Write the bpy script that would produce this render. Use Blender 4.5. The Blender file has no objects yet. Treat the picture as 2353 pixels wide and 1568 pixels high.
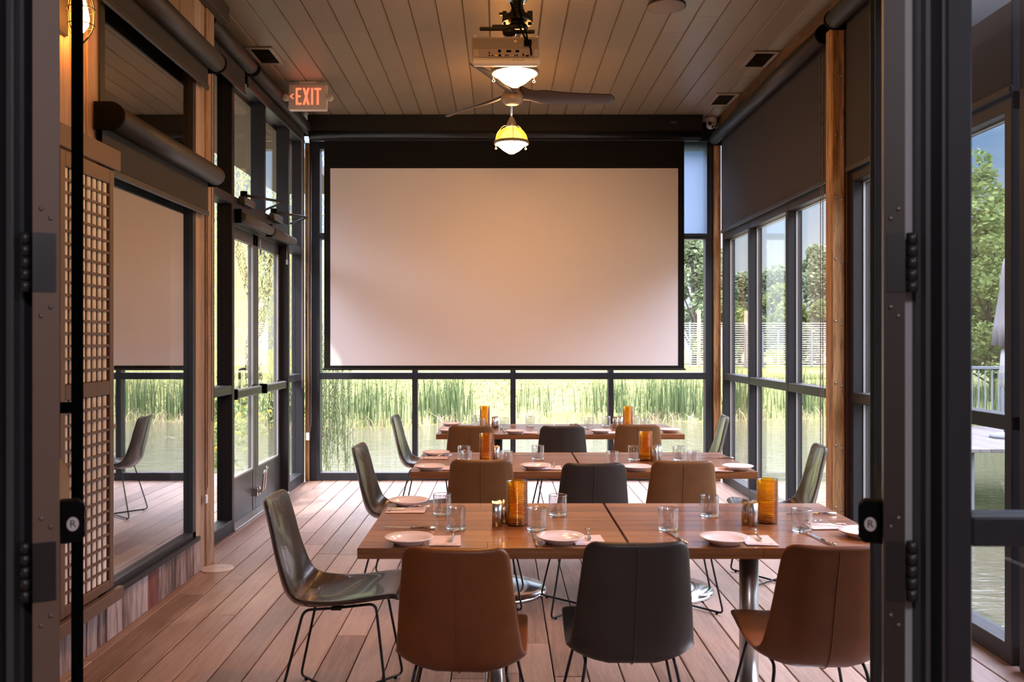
import bpy, bmesh, math, random
from mathutils import Vector, Matrix
random.seed(7)
PI = math.pi
S = bpy.context.scene
COL = S.collection
F, CX, CY, H = 2040.0, 1152.0, 782.0, 1.5      # focal length in pixels, vanishing point, eye height

# ------------------------------------------------------------------ camera
cam = bpy.data.cameras.new('camera'); co = bpy.data.objects.new('camera', cam); COL.objects.link(co)
co.location = (0, 0, H); co.rotation_euler = (PI/2, 0, 0)
cam.sensor_width = 36; cam.lens = F*36/2353
cam.shift_x = (1176.5-CX)/2353; cam.shift_y = -(784-CY)/2353
cam.clip_start = .05; cam.clip_end = 500
cam.dof.use_dof = True; cam.dof.focus_distance = 6.0; cam.dof.aperture_fstop = 5.6
S.camera = co
vs = S.view_settings
S.display_settings.display_device = 'sRGB'
vs.view_transform = 'Standard'; vs.look = 'None'; vs.gamma = 1; vs.use_curve_mapping = False
vs.exposure = 1.0
cy = S.cycles
cy.max_bounces = 10; cy.diffuse_bounces = 5; cy.glossy_bounces = 5; cy.transmission_bounces = 10
cy.transparent_max_bounces = 40; cy.caustics_reflective = False; cy.caustics_refractive = False
cy.sample_clamp_indirect = 5.0; cy.use_denoising = True

# ------------------------------------------------------------------ sky
W = bpy.data.worlds.new('sky'); S.world = W; W.use_nodes = True
nt = W.node_tree; nt.nodes.clear()
def N(nt, t, **kw):
    n = nt.nodes.new(t)
    for k, v in kw.items():
        if k.startswith('i_'):
            n.inputs[k[2:].replace('_', ' ')].default_value = v
        else: setattr(n, k, v)
    return n
tc = N(nt, 'ShaderNodeTexCoord'); sep = N(nt, 'ShaderNodeSeparateXYZ')
nt.links.new(tc.outputs['Generated'], sep.inputs[0])
rp = N(nt, 'ShaderNodeValToRGB')
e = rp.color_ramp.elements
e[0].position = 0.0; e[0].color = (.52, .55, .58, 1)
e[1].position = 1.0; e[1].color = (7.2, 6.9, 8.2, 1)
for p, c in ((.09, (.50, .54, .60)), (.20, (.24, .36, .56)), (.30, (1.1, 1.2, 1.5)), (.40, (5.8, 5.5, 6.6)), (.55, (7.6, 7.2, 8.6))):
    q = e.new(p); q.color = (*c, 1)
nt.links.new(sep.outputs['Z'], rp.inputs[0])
cl = N(nt, 'ShaderNodeTexNoise'); cl.inputs['Scale'].default_value = 3.0; cl.inputs['Detail'].default_value = 6
mp = N(nt, 'ShaderNodeMapping'); mp.inputs['Scale'].default_value = (1, 1, 3.5)
nt.links.new(tc.outputs['Generated'], mp.inputs[0]); nt.links.new(mp.outputs[0], cl.inputs['Vector'])
cr = N(nt, 'ShaderNodeValToRGB'); cr.color_ramp.elements[0].position = .47; cr.color_ramp.elements[1].position = .66
nt.links.new(cl.outputs['Fac'], cr.inputs[0])
mx = N(nt, 'ShaderNodeMixRGB'); mx.inputs[2].default_value = (.6, .6, .61, 1)
mm = N(nt, 'ShaderNodeMath', operation='MULTIPLY'); mm.inputs[1].default_value = .5
nt.links.new(cr.outputs[0], mm.inputs[0]); nt.links.new(mm.outputs[0], mx.inputs[0])
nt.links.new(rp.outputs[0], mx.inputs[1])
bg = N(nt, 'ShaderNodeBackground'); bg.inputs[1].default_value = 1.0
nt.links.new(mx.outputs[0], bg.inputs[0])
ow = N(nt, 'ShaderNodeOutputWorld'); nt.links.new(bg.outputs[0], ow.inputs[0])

sl = bpy.data.lights.new('sun', 'SUN'); sl.energy = 2.6; sl.angle = .02; sl.color = (1, .94, .82)
so = bpy.data.objects.new('sun', sl); COL.objects.link(so)
so.rotation_euler = Vector((.62, .55, -.95)).to_track_quat('-Z', 'Y').to_euler()

# ------------------------------------------------------------------ pixel helpers
def at(px, py, Y): return Vector(((px-CX)*Y/F, Y, H+(CY-py)*Y/F))
def onz(px, py, z):
    Y = F*(H-z)/(py-CY); return Vector(((px-CX)*Y/F, Y, z))

# ------------------------------------------------------------------ mesh builder
class MB:
    def __init__(s): s.v = []; s.f = []; s.sm = []
    def add(s, vs, fs, smooth=False):
        o = len(s.v); s.v += [Vector(p) for p in vs]
        s.f += [tuple(i+o for i in f) for f in fs]; s.sm += [smooth]*len(fs); return s
    def box(s, x0, x1, y0, y1, z0, z1, c=0.0):
        if x0 > x1: x0, x1 = x1, x0
        if y0 > y1: y0, y1 = y1, y0
        if z0 > z1: z0, z1 = z1, z0
        if c <= 0:
            vs = [(x, y, z) for x in (x0, x1) for y in (y0, y1) for z in (z0, z1)]
            return s.add(vs, [(0,1,3,2),(4,6,7,5),(0,4,5,1),(2,3,7,6),(0,2,6,4),(1,5,7,3)])
        c = min(c, (x1-x0)*.45, (y1-y0)*.45, (z1-z0)*.45)
        vs = []; ix = {}
        for i, x in enumerate((x0, x1)):
            for j, y in enumerate((y0, y1)):
                for k, z in enumerate((z0, z1)):
                    sx, sy, sz = (1, -1)[i]*c, (1, -1)[j]*c, (1, -1)[k]*c
                    for a, p in enumerate(((x, y+sy, z+sz), (x+sx, y, z+sz), (x+sx, y+sy, z))):
                        ix[i, j, k, a] = len(vs); vs.append(p)
        fs = []
        for i in (0, 1):
            q = [ix[i,j,k,0] for j, k in ((0,0),(1,0),(1,1),(0,1))]; fs.append(q if i else q[::-1])
            q = [ix[j,i,k,1] for j, k in ((0,0),(1,0),(1,1),(0,1))]; fs.append(q[::-1] if i else q)
            q = [ix[j,k,i,2] for j, k in ((0,0),(1,0),(1,1),(0,1))]; fs.append(q if i else q[::-1])
        for a in (0, 1):
            for b in (0, 1):
                fs.append([ix[0,a,b,1], ix[1,a,b,1], ix[1,a,b,2], ix[0,a,b,2]])
                fs.append([ix[a,0,b,0], ix[a,1,b,0], ix[a,1,b,2], ix[a,0,b,2]])
                fs.append([ix[a,b,0,0], ix[a,b,1,0], ix[a,b,1,1], ix[a,b,0,1]])
                for d in (0, 1): fs.append([ix[a,b,d,0], ix[a,b,d,1], ix[a,b,d,2]])
        return s.add(vs, fs)
    def obox(s, o, ax, ay, az, x0, x1, y0, y1, z0, z1):
        o, ax, ay, az = map(Vector, (o, ax, ay, az))
        vs = [o+ax*x+ay*y+az*z for x in (x0, x1) for y in (y0, y1) for z in (z0, z1)]
        return s.add(vs, [(0,1,3,2),(4,6,7,5),(0,4,5,1),(2,3,7,6),(0,2,6,4),(1,5,7,3)])
    def prism(s, poly, fn, smooth=False):
        """poly: 2D outline; fn(u,v,k) gives the point, k = 0 or 1"""
        n = len(poly)
        vs = [fn(u, v, 0) for u, v in poly]+[fn(u, v, 1) for u, v in poly]
        s.add(vs, [tuple(range(n-1, -1, -1)), tuple(range(n, 2*n))])
        return s.add(vs, [(i, (i+1) % n, n+(i+1) % n, n+i) for i in range(n)], smooth)
    def lathe(s, prof, c=(0, 0, 0), n=24, axis='z', smooth=True, caps=True, fl=0, fd=0.0):
        c = Vector(c); vs = []; fs = []
        for r, h in prof:
            for i in range(n):
                a = 2*PI*i/n; rr = r*(1-fd*(i % 2)) if fl else r
                x, y = rr*math.cos(a), rr*math.sin(a)
                p = (x, y, h) if axis == 'z' else (h, x, y) if axis == 'x' else (y, h, x)
                vs.append(c+Vector(p))
        for j in range(len(prof)-1):
            for i in range(n):
                i2 = (i+1) % n
                fs.append((j*n+i, j*n+i2, (j+1)*n+i2, (j+1)*n+i))
        s.add(vs, fs, smooth)
        if caps:
            m = len(prof)-1; cf = []
            if prof[0][0] > 1e-4: cf.append(tuple(range(n-1, -1, -1)))
            if prof[m][0] > 1e-4: cf.append(tuple(range(m*n, m*n+n)))
            if cf: s.add(vs, cf)
        return s
    def cyl(s, c, r, h, axis='z', n=20): return s.lathe([(r, 0), (r, h)], c, n, axis)
    def tube(s, pts, r, n=8, fillet=0, closed=False):
        pts = [Vector(p) for p in pts]
        if fillet:
            q = [pts[0]]
            for i in range(1, len(pts)-1):
                a, b, c = pts[i-1], pts[i], pts[i+1]
                d = min(fillet, (a-b).length*.48, (c-b).length*.48)
                p0, p1 = b+(a-b).normalized()*d, b+(c-b).normalized()*d
                for k in range(6):
                    t = k/5; q.append(p0*(1-t)**2+b*2*t*(1-t)+p1*t*t)
            q.append(pts[-1]); pts = q
        m = len(pts); T = []
        for i in range(m):
            a = pts[i-1] if i or closed else pts[0]; b = pts[(i+1) % m] if i < m-1 or closed else pts[-1]
            T.append((b-a).normalized())
        nrm = T[0].orthogonal().normalized(); vs = []; fs = []
        for i in range(m):
            if i:
                nrm = (nrm-T[i]*nrm.dot(T[i]))
                nrm = nrm.normalized() if nrm.length > 1e-6 else T[i].orthogonal().normalized()
            b = T[i].cross(nrm); rr = r[i] if isinstance(r, (list, tuple)) else r
            for k in range(n):
                a = 2*PI*k/n; vs.append(pts[i]+(nrm*math.cos(a)+b*math.sin(a))*rr)
        for i in range(m if closed else m-1):
            for k in range(n):
                k2 = (k+1) % n; j = (i+1) % m
                fs.append((i*n+k, i*n+k2, j*n+k2, j*n+k))
        s.add(vs, fs, True)
        if not closed: s.add(vs, [tuple(range(n-1, -1, -1)), tuple(range((m-1)*n, m*n))])
        return s
    def sphere(s, c, r, n=14, sq=(1, 1, 1)):
        m = n//2; c = Vector(c); vs = []; fs = []
        for j in range(m+1):
            t = PI*j/m
            for i in range(n):
                a = 2*PI*i/n
                vs.append(c+Vector((r*sq[0]*math.sin(t)*math.cos(a), r*sq[1]*math.sin(t)*math.sin(a), -r*sq[2]*math.cos(t))))
        for j in range(m):
            for i in range(n):
                fs.append((j*n+i, j*n+(i+1) % n, (j+1)*n+(i+1) % n, (j+1)*n+i))
        return s.add(vs, fs, True)
    def build(s, name, mat, parent=None, world=False, fix=True):
        me = bpy.data.meshes.new(name)
        o = Vector((0, 0, 0))
        if world and parent is not None:
            Mi = pmat(parent).inverted(); me.from_pydata([Mi @ p for p in s.v], [], s.f)
        else: me.from_pydata(s.v, [], s.f)
        me.polygons.foreach_set('use_smooth', s.sm)
        if fix:
            bm = bmesh.new(); bm.from_mesh(me)
            bmesh.ops.remove_doubles(bm, verts=bm.verts, dist=1e-6)
            bmesh.ops.recalc_face_normals(bm, faces=bm.faces); bm.to_mesh(me); bm.free()
        if mat: me.materials.append(mat)
        ob = bpy.data.objects.new(name, me); COL.objects.link(ob)
        if parent is not None: ob.parent = parent
        return ob
def pmat(p):
    m = Matrix.Translation(p.location) @ p.rotation_euler.to_matrix().to_4x4()
    return (pmat(p.parent) @ m) if p.parent else m
def tag(o, label=None, cat=None, group=None, kind=None):
    if label: o['label'] = label
    if cat: o['category'] = cat
    if group: o['group'] = group
    if kind: o['kind'] = kind
    return o
def thing(name, label, cat, loc=(0, 0, 0), rz=0, group=None):
    o = bpy.data.objects.new(name, None); COL.objects.link(o); o.empty_display_size = .05
    o.location = loc; o.rotation_euler = (0, 0, rz)
    return tag(o, label, cat, group)
def struct(o): o['kind'] = 'structure'; return o
def sroot(name, loc=(0, 0, 0)):
    o = bpy.data.objects.new(name, None); COL.objects.link(o); o.empty_display_size = .05
    o.location = loc; return struct(o)
def dup(root, loc, rz=0, label=None, group=None):
    r = root.copy(); COL.objects.link(r); r.location = loc; r.rotation_euler = (0, 0, rz)
    if label: r['label'] = label
    if group: r['group'] = group
    for ch in list(root.children):
        c = ch.copy(); COL.objects.link(c); c.parent = r
        for g in list(ch.children):
            d = g.copy(); COL.objects.link(d); d.parent = c
    return r

# ------------------------------------------------------------------ materials
def newmat(name):
    m = bpy.data.materials.new(name); m.use_nodes = True; nt = m.node_tree; nt.nodes.clear()
    out = N(nt, 'ShaderNodeOutputMaterial'); return m, nt, out
def P(name, col, rough=.5, metal=0, noise=0, nscale=20, bump=0, bscale=200, **kw):
    m, nt, out = newmat(name); b = N(nt, 'ShaderNodeBsdfPrincipled')
    b.inputs['Base Color'].default_value = (*col, 1); b.inputs['Roughness'].default_value = rough
    b.inputs['Metallic'].default_value = metal
    for k, v in kw.items(): b.inputs[k.replace('_', ' ')].default_value = v
    if noise:
        tc = N(nt, 'ShaderNodeTexCoord'); n = N(nt, 'ShaderNodeTexNoise')
        n.inputs['Scale'].default_value = nscale; n.inputs['Detail'].default_value = 5
        nt.links.new(tc.outputs['Object'], n.inputs['Vector'])
        r = N(nt, 'ShaderNodeValToRGB'); r.color_ramp.elements[0].position = .3; r.color_ramp.elements[1].position = .7
        r.color_ramp.elements[0].color = (*[c*(1-noise) for c in col], 1)
        r.color_ramp.elements[1].color = (*[min(1, c*(1+noise)) for c in col], 1)
        nt.links.new(n.outputs['Fac'], r.inputs[0]); nt.links.new(r.outputs[0], b.inputs['Base Color'])
    if bump:
        tc = N(nt, 'ShaderNodeTexCoord'); n = N(nt, 'ShaderNodeTexNoise'); n.inputs['Scale'].default_value = bscale
        nt.links.new(tc.outputs['Object'], n.inputs['Vector'])
        bp = N(nt, 'ShaderNodeBump'); bp.inputs['Strength'].default_value = bump; bp.inputs['Distance'].default_value = .002
        nt.links.new(n.outputs['Fac'], bp.inputs['Height']); nt.links.new(bp.outputs[0], b.inputs['Normal'])
    nt.links.new(b.outputs[0], out.inputs[0]); return m
def wood(name, cols, axis='y', scale=9, stretch=14, rough=.5, rvar=.1, bump=.25, coat=0, crough=.1, knots=.0, isl=1.0, spec=.5, rawgrain=.35):
    """long-grained wood; each loose board takes its own tone"""
    m, nt, out = newmat(name); b = N(nt, 'ShaderNodeBsdfPrincipled')
    tc = N(nt, 'ShaderNodeTexCoord'); ge = N(nt, 'ShaderNodeNewGeometry')
    mp = N(nt, 'ShaderNodeMapping'); sc = {'x': (1, stretch, stretch), 'y': (stretch, 1, stretch), 'z': (stretch, stretch, 1)}[axis]
    mp.inputs['Scale'].default_value = sc
    va = N(nt, 'ShaderNodeVectorMath', operation='ADD'); vm = N(nt, 'ShaderNodeVectorMath', operation='SCALE')
    cb = N(nt, 'ShaderNodeCombineXYZ')
    for i in range(3): nt.links.new(ge.outputs['Random Per Island'], cb.inputs[i])
    nt.links.new(cb.outputs[0], vm.inputs[0]); vm.inputs['Scale'].default_value = 31.7
    nt.links.new(tc.outputs['Object'], va.inputs[0]); nt.links.new(vm.outputs[0], va.inputs[1])
    nt.links.new(va.outputs[0], mp.inputs[0])
    n1 = N(nt, 'ShaderNodeTexNoise'); n1.inputs['Scale'].default_value = scale*.35; n1.inputs['Detail'].default_value = 8
    n1.inputs['Distortion'].default_value = .6; nt.links.new(mp.outputs[0], n1.inputs['Vector'])
    n2 = N(nt, 'ShaderNodeTexNoise'); n2.inputs['Scale'].default_value = scale*1.6; n2.inputs['Detail'].default_value = 4
    nt.links.new(mp.outputs[0], n2.inputs['Vector'])
    n3 = N(nt, 'ShaderNodeTexNoise'); n3.inputs['Scale'].default_value = 2.2; n3.inputs['Detail'].default_value = 3
    nt.links.new(va.outputs[0], n3.inputs['Vector'])
    # tone = mix of island random, grain and blotches
    a1 = N(nt, 'ShaderNodeMath', operation='MULTIPLY_ADD'); a1.inputs[1].default_value = .5*isl; nt.links.new(ge.outputs['Random Per Island'], a1.inputs[0])
    s1 = N(nt, 'ShaderNodeMath', operation='MULTIPLY_ADD'); s1.inputs[1].default_value = rawgrain*1.6; s1.inputs[2].default_value = -rawgrain*.8+.25*(1-isl)+.25
    nt.links.new(n1.outputs['Fac'], s1.inputs[0])
    s2 = N(nt, 'ShaderNodeMath', operation='MULTIPLY_ADD'); s2.inputs[1].default_value = rawgrain*.8; nt.links.new(n2.outputs['Fac'], s2.inputs[0])
    nt.links.new(s1.outputs[0], s2.inputs[2])
    s3 = N(nt, 'ShaderNodeMath', operation='MULTIPLY_ADD'); s3.inputs[1].default_value = .35; nt.links.new(n3.outputs['Fac'], s3.inputs[0])
    nt.links.new(s2.outputs[0], s3.inputs[2]); nt.links.new(s3.outputs[0], a1.inputs[2])
    sb = N(nt, 'ShaderNodeMath', operation='SUBTRACT'); nt.links.new(a1.outputs[0], sb.inputs[0]); sb.inputs[1].default_value = rawgrain*.4+.175
    rp = N(nt, 'ShaderNodeValToRGB'); el = rp.color_ramp.elements
    k = len(cols); el[0].color = (*cols[0], 1); el[0].position = .05; el[1].color = (*cols[-1], 1); el[1].position = .95
    for i in range(1, k-1):
        q = el.new(.05+.9*i/(k-1)); q.color = (*cols[i], 1)
    nt.links.new(sb.outputs[0], rp.inputs[0]); nt.links.new(rp.outputs[0], b.inputs['Base Color'])
    rr = N(nt, 'ShaderNodeMath', operation='MULTIPLY_ADD'); rr.inputs[1].default_value = rvar*2; rr.inputs[2].default_value = rough-rvar
    nt.links.new(n1.outputs['Fac'], rr.inputs[0]); nt.links.new(rr.outputs[0], b.inputs['Roughness'])
    bp = N(nt, 'ShaderNodeBump'); bp.inputs['Strength'].default_value = bump; bp.inputs['Distance'].default_value = .003
    nt.links.new(n2.outputs['Fac'], bp.inputs['Height']); nt.links.new(bp.outputs[0], b.inputs['Normal'])
    b.inputs['Coat Weight'].default_value = coat; b.inputs['Coat Roughness'].default_value = crough
    b.inputs['Specular IOR Level'].default_value = spec
    nt.links.new(b.outputs[0], out.inputs[0]); return m
def pane_glass(name, ior=1.45, tint=(.96, .98, .97), gloss=(1, 1, 1), boost=1.0):
    m, nt, out = newmat(name)
    t = N(nt, 'ShaderNodeBsdfTransparent'); t.inputs[0].default_value = (*tint, 1)
    g = N(nt, 'ShaderNodeBsdfGlossy'); g.inputs['Color'].default_value = (*gloss, 1); g.inputs['Roughness'].default_value = 0.003
    ge = N(nt, 'ShaderNodeNewGeometry'); dt = N(nt, 'ShaderNodeVectorMath', operation='DOT_PRODUCT')
    nt.links.new(ge.outputs['Normal'], dt.inputs[0]); nt.links.new(ge.outputs['Incoming'], dt.inputs[1])
    ab = N(nt, 'ShaderNodeMath', operation='ABSOLUTE'); nt.links.new(dt.outputs['Value'], ab.inputs[0])
    om = N(nt, 'ShaderNodeMath', operation='SUBTRACT'); om.inputs[0].default_value = 1; nt.links.new(ab.outputs[0], om.inputs[1])
    pw = N(nt, 'ShaderNodeMath', operation='POWER'); pw.inputs[1].default_value = 5; nt.links.new(om.outputs[0], pw.inputs[0])
    f0 = ((ior-1)/(ior+1))**2; mu = N(nt, 'ShaderNodeMath', operation='MULTIPLY_ADD'); mu.use_clamp = True
    mu.inputs[1].default_value = (1-f0)*boost; mu.inputs[2].default_value = f0*boost; nt.links.new(pw.outputs[0], mu.inputs[0])
    mx = N(nt, 'ShaderNodeMixShader'); nt.links.new(mu.outputs[0], mx.inputs[0])
    nt.links.new(t.outputs[0], mx.inputs[1]); nt.links.new(g.outputs[0], mx.inputs[2])
    nt.links.new(mx.outputs[0], out.inputs[0]); return m
def emit(name, col, s):
    m, nt, out = newmat(name); e = N(nt, 'ShaderNodeEmission'); e.inputs[0].default_value = (*col, 1); e.inputs[1].default_value = s
    nt.links.new(e.outputs[0], out.inputs[0]); return m
def leafy(name, c1, c2, trans=.35, rough=.6):
    m, nt, out = newmat(name); ge = N(nt, 'ShaderNodeNewGeometry')
    mx = N(nt, 'ShaderNodeMixRGB'); mx.inputs[1].default_value = (*c1, 1); mx.inputs[2].default_value = (*c2, 1)
    nt.links.new(ge.outputs['Random Per Island'], mx.inputs[0])
    d = N(nt, 'ShaderNodeBsdfDiffuse'); t = N(nt, 'ShaderNodeBsdfTranslucent')
    nt.links.new(mx.outputs[0], d.inputs[0]); nt.links.new(mx.outputs[0], t.inputs[0])
    ms = N(nt, 'ShaderNodeMixShader'); ms.inputs[0].default_value = trans
    nt.links.new(d.outputs[0], ms.inputs[1]); nt.links.new(t.outputs[0], ms.inputs[2]); nt.links.new(ms.outputs[0], out.inputs[0]); return m

M = {}
M['floor'] = wood('deck_boards', [(.13,.070,.052), (.27,.165,.125), (.38,.25,.20), (.47,.33,.275)], 'y', 9, 16, rough=.42, bump=.35, spec=.55, rawgrain=.5)
M['floor_gap'] = P('floor_gap', (.015, .008, .006), .9)
M['ceil'] = wood('painted_ceiling_boards', [(.21,.18,.13), (.25,.215,.16), (.285,.245,.18)], 'y', 4, 6, rough=.42, bump=.05, spec=.5, rawgrain=.2)
M['ceil_dark'] = P('ceiling_void', (.05, .04, .03), .8)
M['clad'] = wood('barn_boards', [(.12,.075,.05), (.33,.22,.16), (.46,.33,.26), (.55,.45,.39)], 'z', 6, 12, rough=.7, bump=.4, rawgrain=.55)
M['clad_low'] = wood('weathered_barn_boards', [(.05,.04,.04), (.22,.15,.13), (.42,.34,.34), (.55,.48,.48)], 'z', 7, 10, rough=.75, bump=.5, rawgrain=.8)
M['clad_red'] = wood('red_barn_board', [(.06,.04,.04), (.25,.08,.07), (.35,.12,.10)], 'z', 7, 10, rough=.75, bump=.5, rawgrain=.8)
M['post'] = wood('timber_post', [(.10,.045,.018), (.34,.18,.07), (.50,.29,.12), (.60,.38,.18)], 'z', 8, 12, rough=.55, bump=.4, isl=.3, rawgrain=1.0)
M['post_pale'] = wood('pale_timber', [(.16,.09,.055), (.42,.28,.19), (.58,.43,.33)], 'z', 8, 12, rough=.6, bump=.4, isl=.3, rawgrain=.9)
M['beam'] = wood('rough_timber_trim', [(.02,.011,.006), (.10,.05,.02), (.22,.12,.05)], 'y', 6, 6, rough=.6, bump=.5, isl=.3, rawgrain=.8)
M['table'] = wood('table_planks', [(.06,.017,.005), (.17,.058,.018), (.28,.108,.036), (.37,.165,.065)], 'x', 8, 12, rough=.36, rvar=.08, bump=.3, coat=.5, crough=.10, isl=.9, rawgrain=.6)
M['metal'] = P('dark_bronze_aluminium', (.020, .021, .026), .45, 0, Specular_IOR_Level=.35)
M['metal_lite'] = P('bronze_aluminium_door', (.055, .055, .060), .38, .2, Specular_IOR_Level=.6)
M['black'] = P('black_plastic', (.004, .0038, .0038), .8, Specular_IOR_Level=.05)
M['blackcloth'] = P('black_border', (.008, .0075, .0075), .85, Specular_IOR_Level=.2)
M['casing'] = P('screen_case', (.012, .012, .014), .4, Specular_IOR_Level=.4)
M['blackmetal'] = P('black_metal', (.014, .013, .013), .38)
M['fabric'] = P('shade_fabric', (.036, .033, .031), .85, bump=.2, bscale=900)
M['fabric_case'] = P('shade_cassette', (.022, .021, .021), .5)
M['screen'] = P('screen_white', (.76, .74, .77), .9)
M['steel'] = P('brushed_steel', (.62, .60, .58), .28, 1.0)
M['chrome'] = P('polished_steel', (.75, .74, .73), .13, 1.0)
M['alu'] = P('satin_aluminium', (.50, .50, .50), .35, 1.0)
M['silver_trim'] = P('bare_aluminium', (.40, .40, .39), .4, .6)
M['brown_trim'] = P('painted_brown_steel', (.14, .085, .060), .55)
M['lattice'] = wood('lattice_wood', [(.07,.035,.022), (.12,.065,.04), (.17,.095,.06)], 'z', 8, 10, rough=.5, bump=.2, isl=.5)
M['lath'] = P('pale_paper_lath', (.80, .72, .66), .8, noise=.15, nscale=12)
M['lattice_dark'] = P('lattice_backing', (.018, .010, .008), .8)
M['bar_grey'] = P('bar_grey', (.17, .17, .18), .35, .7)
M['white'] = P('white_plastic', (.72, .69, .66), .4)
m, nt, out = newmat('white_weather_strip'); d = N(nt, 'ShaderNodeBsdfDiffuse'); d.inputs[0].default_value = (.92, .92, .94, 1); t = N(nt, 'ShaderNodeBsdfTranslucent'); t.inputs[0].default_value = (.85, .84, .86, 1)
a = N(nt, 'ShaderNodeMixShader'); a.inputs[0].default_value = .6; nt.links.new(d.outputs[0], a.inputs[1]); nt.links.new(t.outputs[0], a.inputs[2]); nt.links.new(a.outputs[0], out.inputs[0]); M['white_strip'] = m
M['grey_proj'] = P('projector_grey', (.42, .36, .33), .5)
M['plate'] = P('glazed_stoneware', (.84, .74, .76), .12, Coat_Weight=.4)
M['napkin'] = P('paper_napkin', (.72, .57, .55), .9)
M['print'] = P('napkin_print', (.20, .10, .09), .8)
M['fanblade'] = P('fan_blade', (.045, .028, .022), .45)
M['fanhub'] = P('fan_hub', (.34, .27, .21), .35)
M['cone'] = emit('lamp_lens_glow', (1.0, .45, .14), 82.0)
M['sconce'] = emit('filament_glow', (1.0, .33, .05), 70.0)
M['exit_red'] = emit('exit_letters_glow', (1.0, .10, .045), 1.6)
M['exit_face'] = P('exit_face', (.72, .62, .60), .5)
M['glass'] = pane_glass('window_glass', 1.5, boost=1.15)
M['mirrorglass'] = pane_glass('coated_glass', 2.6, tint=(.62, .62, .60), boost=1.8)
M['doorglass'] = pane_glass('near_door_glass', 1.35, tint=(.76, .79, .83))
M['tan'] = P('tan_leather', (.185, .086, .029), .40, noise=.12, nscale=9, bump=.12, bscale=260)
M['russet'] = P('russet_leather', (.185, .056, .014), .40, noise=.12, nscale=9, bump=.12, bscale=260)
M['charcoal'] = P('charcoal_leather', (.034, .028, .025), .42, noise=.12, nscale=9, bump=.12, bscale=260)
M['olive'] = P('brown_grey_leather', (.050, .036, .028), .27, noise=.15, nscale=9, bump=.08, bscale=260, Coat_Weight=.3)
M['seam'] = P('leather_seam', (.045, .024, .013), .6)
M['amber_cap'] = P('amber_base', (.10, .03, .005), .4)
M['water'] = P('pond_water', (.105, .100, .062), .04, bump=0)
M['tumbler'] = pane_glass('tumbler_wall', 1.5, tint=(.95, .955, .96), boost=2.6)
m, nt, out = newmat('tumbler_base'); g = N(nt, 'ShaderNodeBsdfGlass'); g.inputs['Roughness'].default_value = 0; g.inputs['IOR'].default_value = 1.35
g.inputs[0].default_value = (.98, .98, .98, 1); nt.links.new(g.outputs[0], out.inputs[0]); M['tumbler_base'] = m
# amber ribbed glass
m, nt, out = newmat('amber_glass')
t = N(nt, 'ShaderNodeBsdfTransparent'); t.inputs[0].default_value = (1.0, .62, .05, 1)
d = N(nt, 'ShaderNodeBsdfTranslucent'); d.inputs[0].default_value = (1.0, .36, .010, 1)
d2 = N(nt, 'ShaderNodeBsdfDiffuse'); d2.inputs[0].default_value = (.72, .20, .006, 1)
g = N(nt, 'ShaderNodeBsdfGlossy'); g.inputs['Roughness'].default_value = .12
a = N(nt, 'ShaderNodeMixShader'); a.inputs[0].default_value = .5; nt.links.new(d.outputs[0], a.inputs[1]); nt.links.new(d2.outputs[0], a.inputs[2])
b = N(nt, 'ShaderNodeMixShader'); b.inputs[0].default_value = .42; nt.links.new(t.outputs[0], b.inputs[1]); nt.links.new(a.outputs[0], b.inputs[2])
fr = N(nt, 'ShaderNodeFresnel'); fr.inputs[0].default_value = 1.5
c = N(nt, 'ShaderNodeMixShader'); nt.links.new(fr.outputs[0], c.inputs[0]); nt.links.new(b.outputs[0], c.inputs[1]); nt.links.new(g.outputs[0], c.inputs[2])
nt.links.new(c.outputs[0], out.inputs[0]); M['amber'] = m
# ribbed lamp dome: lit prismatic glass
m, nt, out = newmat('prismatic_dome')
em = N(nt, 'ShaderNodeEmission'); em.inputs[0].default_value = (1.0, .50, .045, 1); em.inputs[1].default_value = 1.5
tcx = N(nt, 'ShaderNodeTexCoord'); sxx = N(nt, 'ShaderNodeSeparateXYZ'); nt.links.new(tcx.outputs['Object'], sxx.inputs[0])
at2 = N(nt, 'ShaderNodeMath', operation='ARCTAN2'); nt.links.new(sxx.outputs['Y'], at2.inputs[0]); nt.links.new(sxx.outputs['X'], at2.inputs[1])
fq = N(nt, 'ShaderNodeMath', operation='MULTIPLY'); fq.inputs[1].default_value = 44; nt.links.new(at2.outputs[0], fq.inputs[0])
sn = N(nt, 'ShaderNodeMath', operation='SINE'); nt.links.new(fq.outputs[0], sn.inputs[0])
ma = N(nt, 'ShaderNodeMath', operation='MULTIPLY_ADD'); ma.inputs[1].default_value = .55; ma.inputs[2].default_value = 1.15; nt.links.new(sn.outputs[0], ma.inputs[0]); nt.links.new(ma.outputs[0], em.inputs[1])
tr = N(nt, 'ShaderNodeBsdfTransparent'); tr.inputs[0].default_value = (1, .8, .5, 1)
gl = N(nt, 'ShaderNodeBsdfGlossy'); gl.inputs['Roughness'].default_value = .1
a = N(nt, 'ShaderNodeMixShader'); a.inputs[0].default_value = .75; nt.links.new(tr.outputs[0], a.inputs[1]); nt.links.new(em.outputs[0], a.inputs[2])
b = N(nt, 'ShaderNodeMixShader'); b.inputs[0].default_value = .08; nt.links.new(a.outputs[0], b.inputs[1]); nt.links.new(gl.outputs[0], b.inputs[2])
nt.links.new(b.outputs[0], out.inputs[0]); M['dome'] = m
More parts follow.
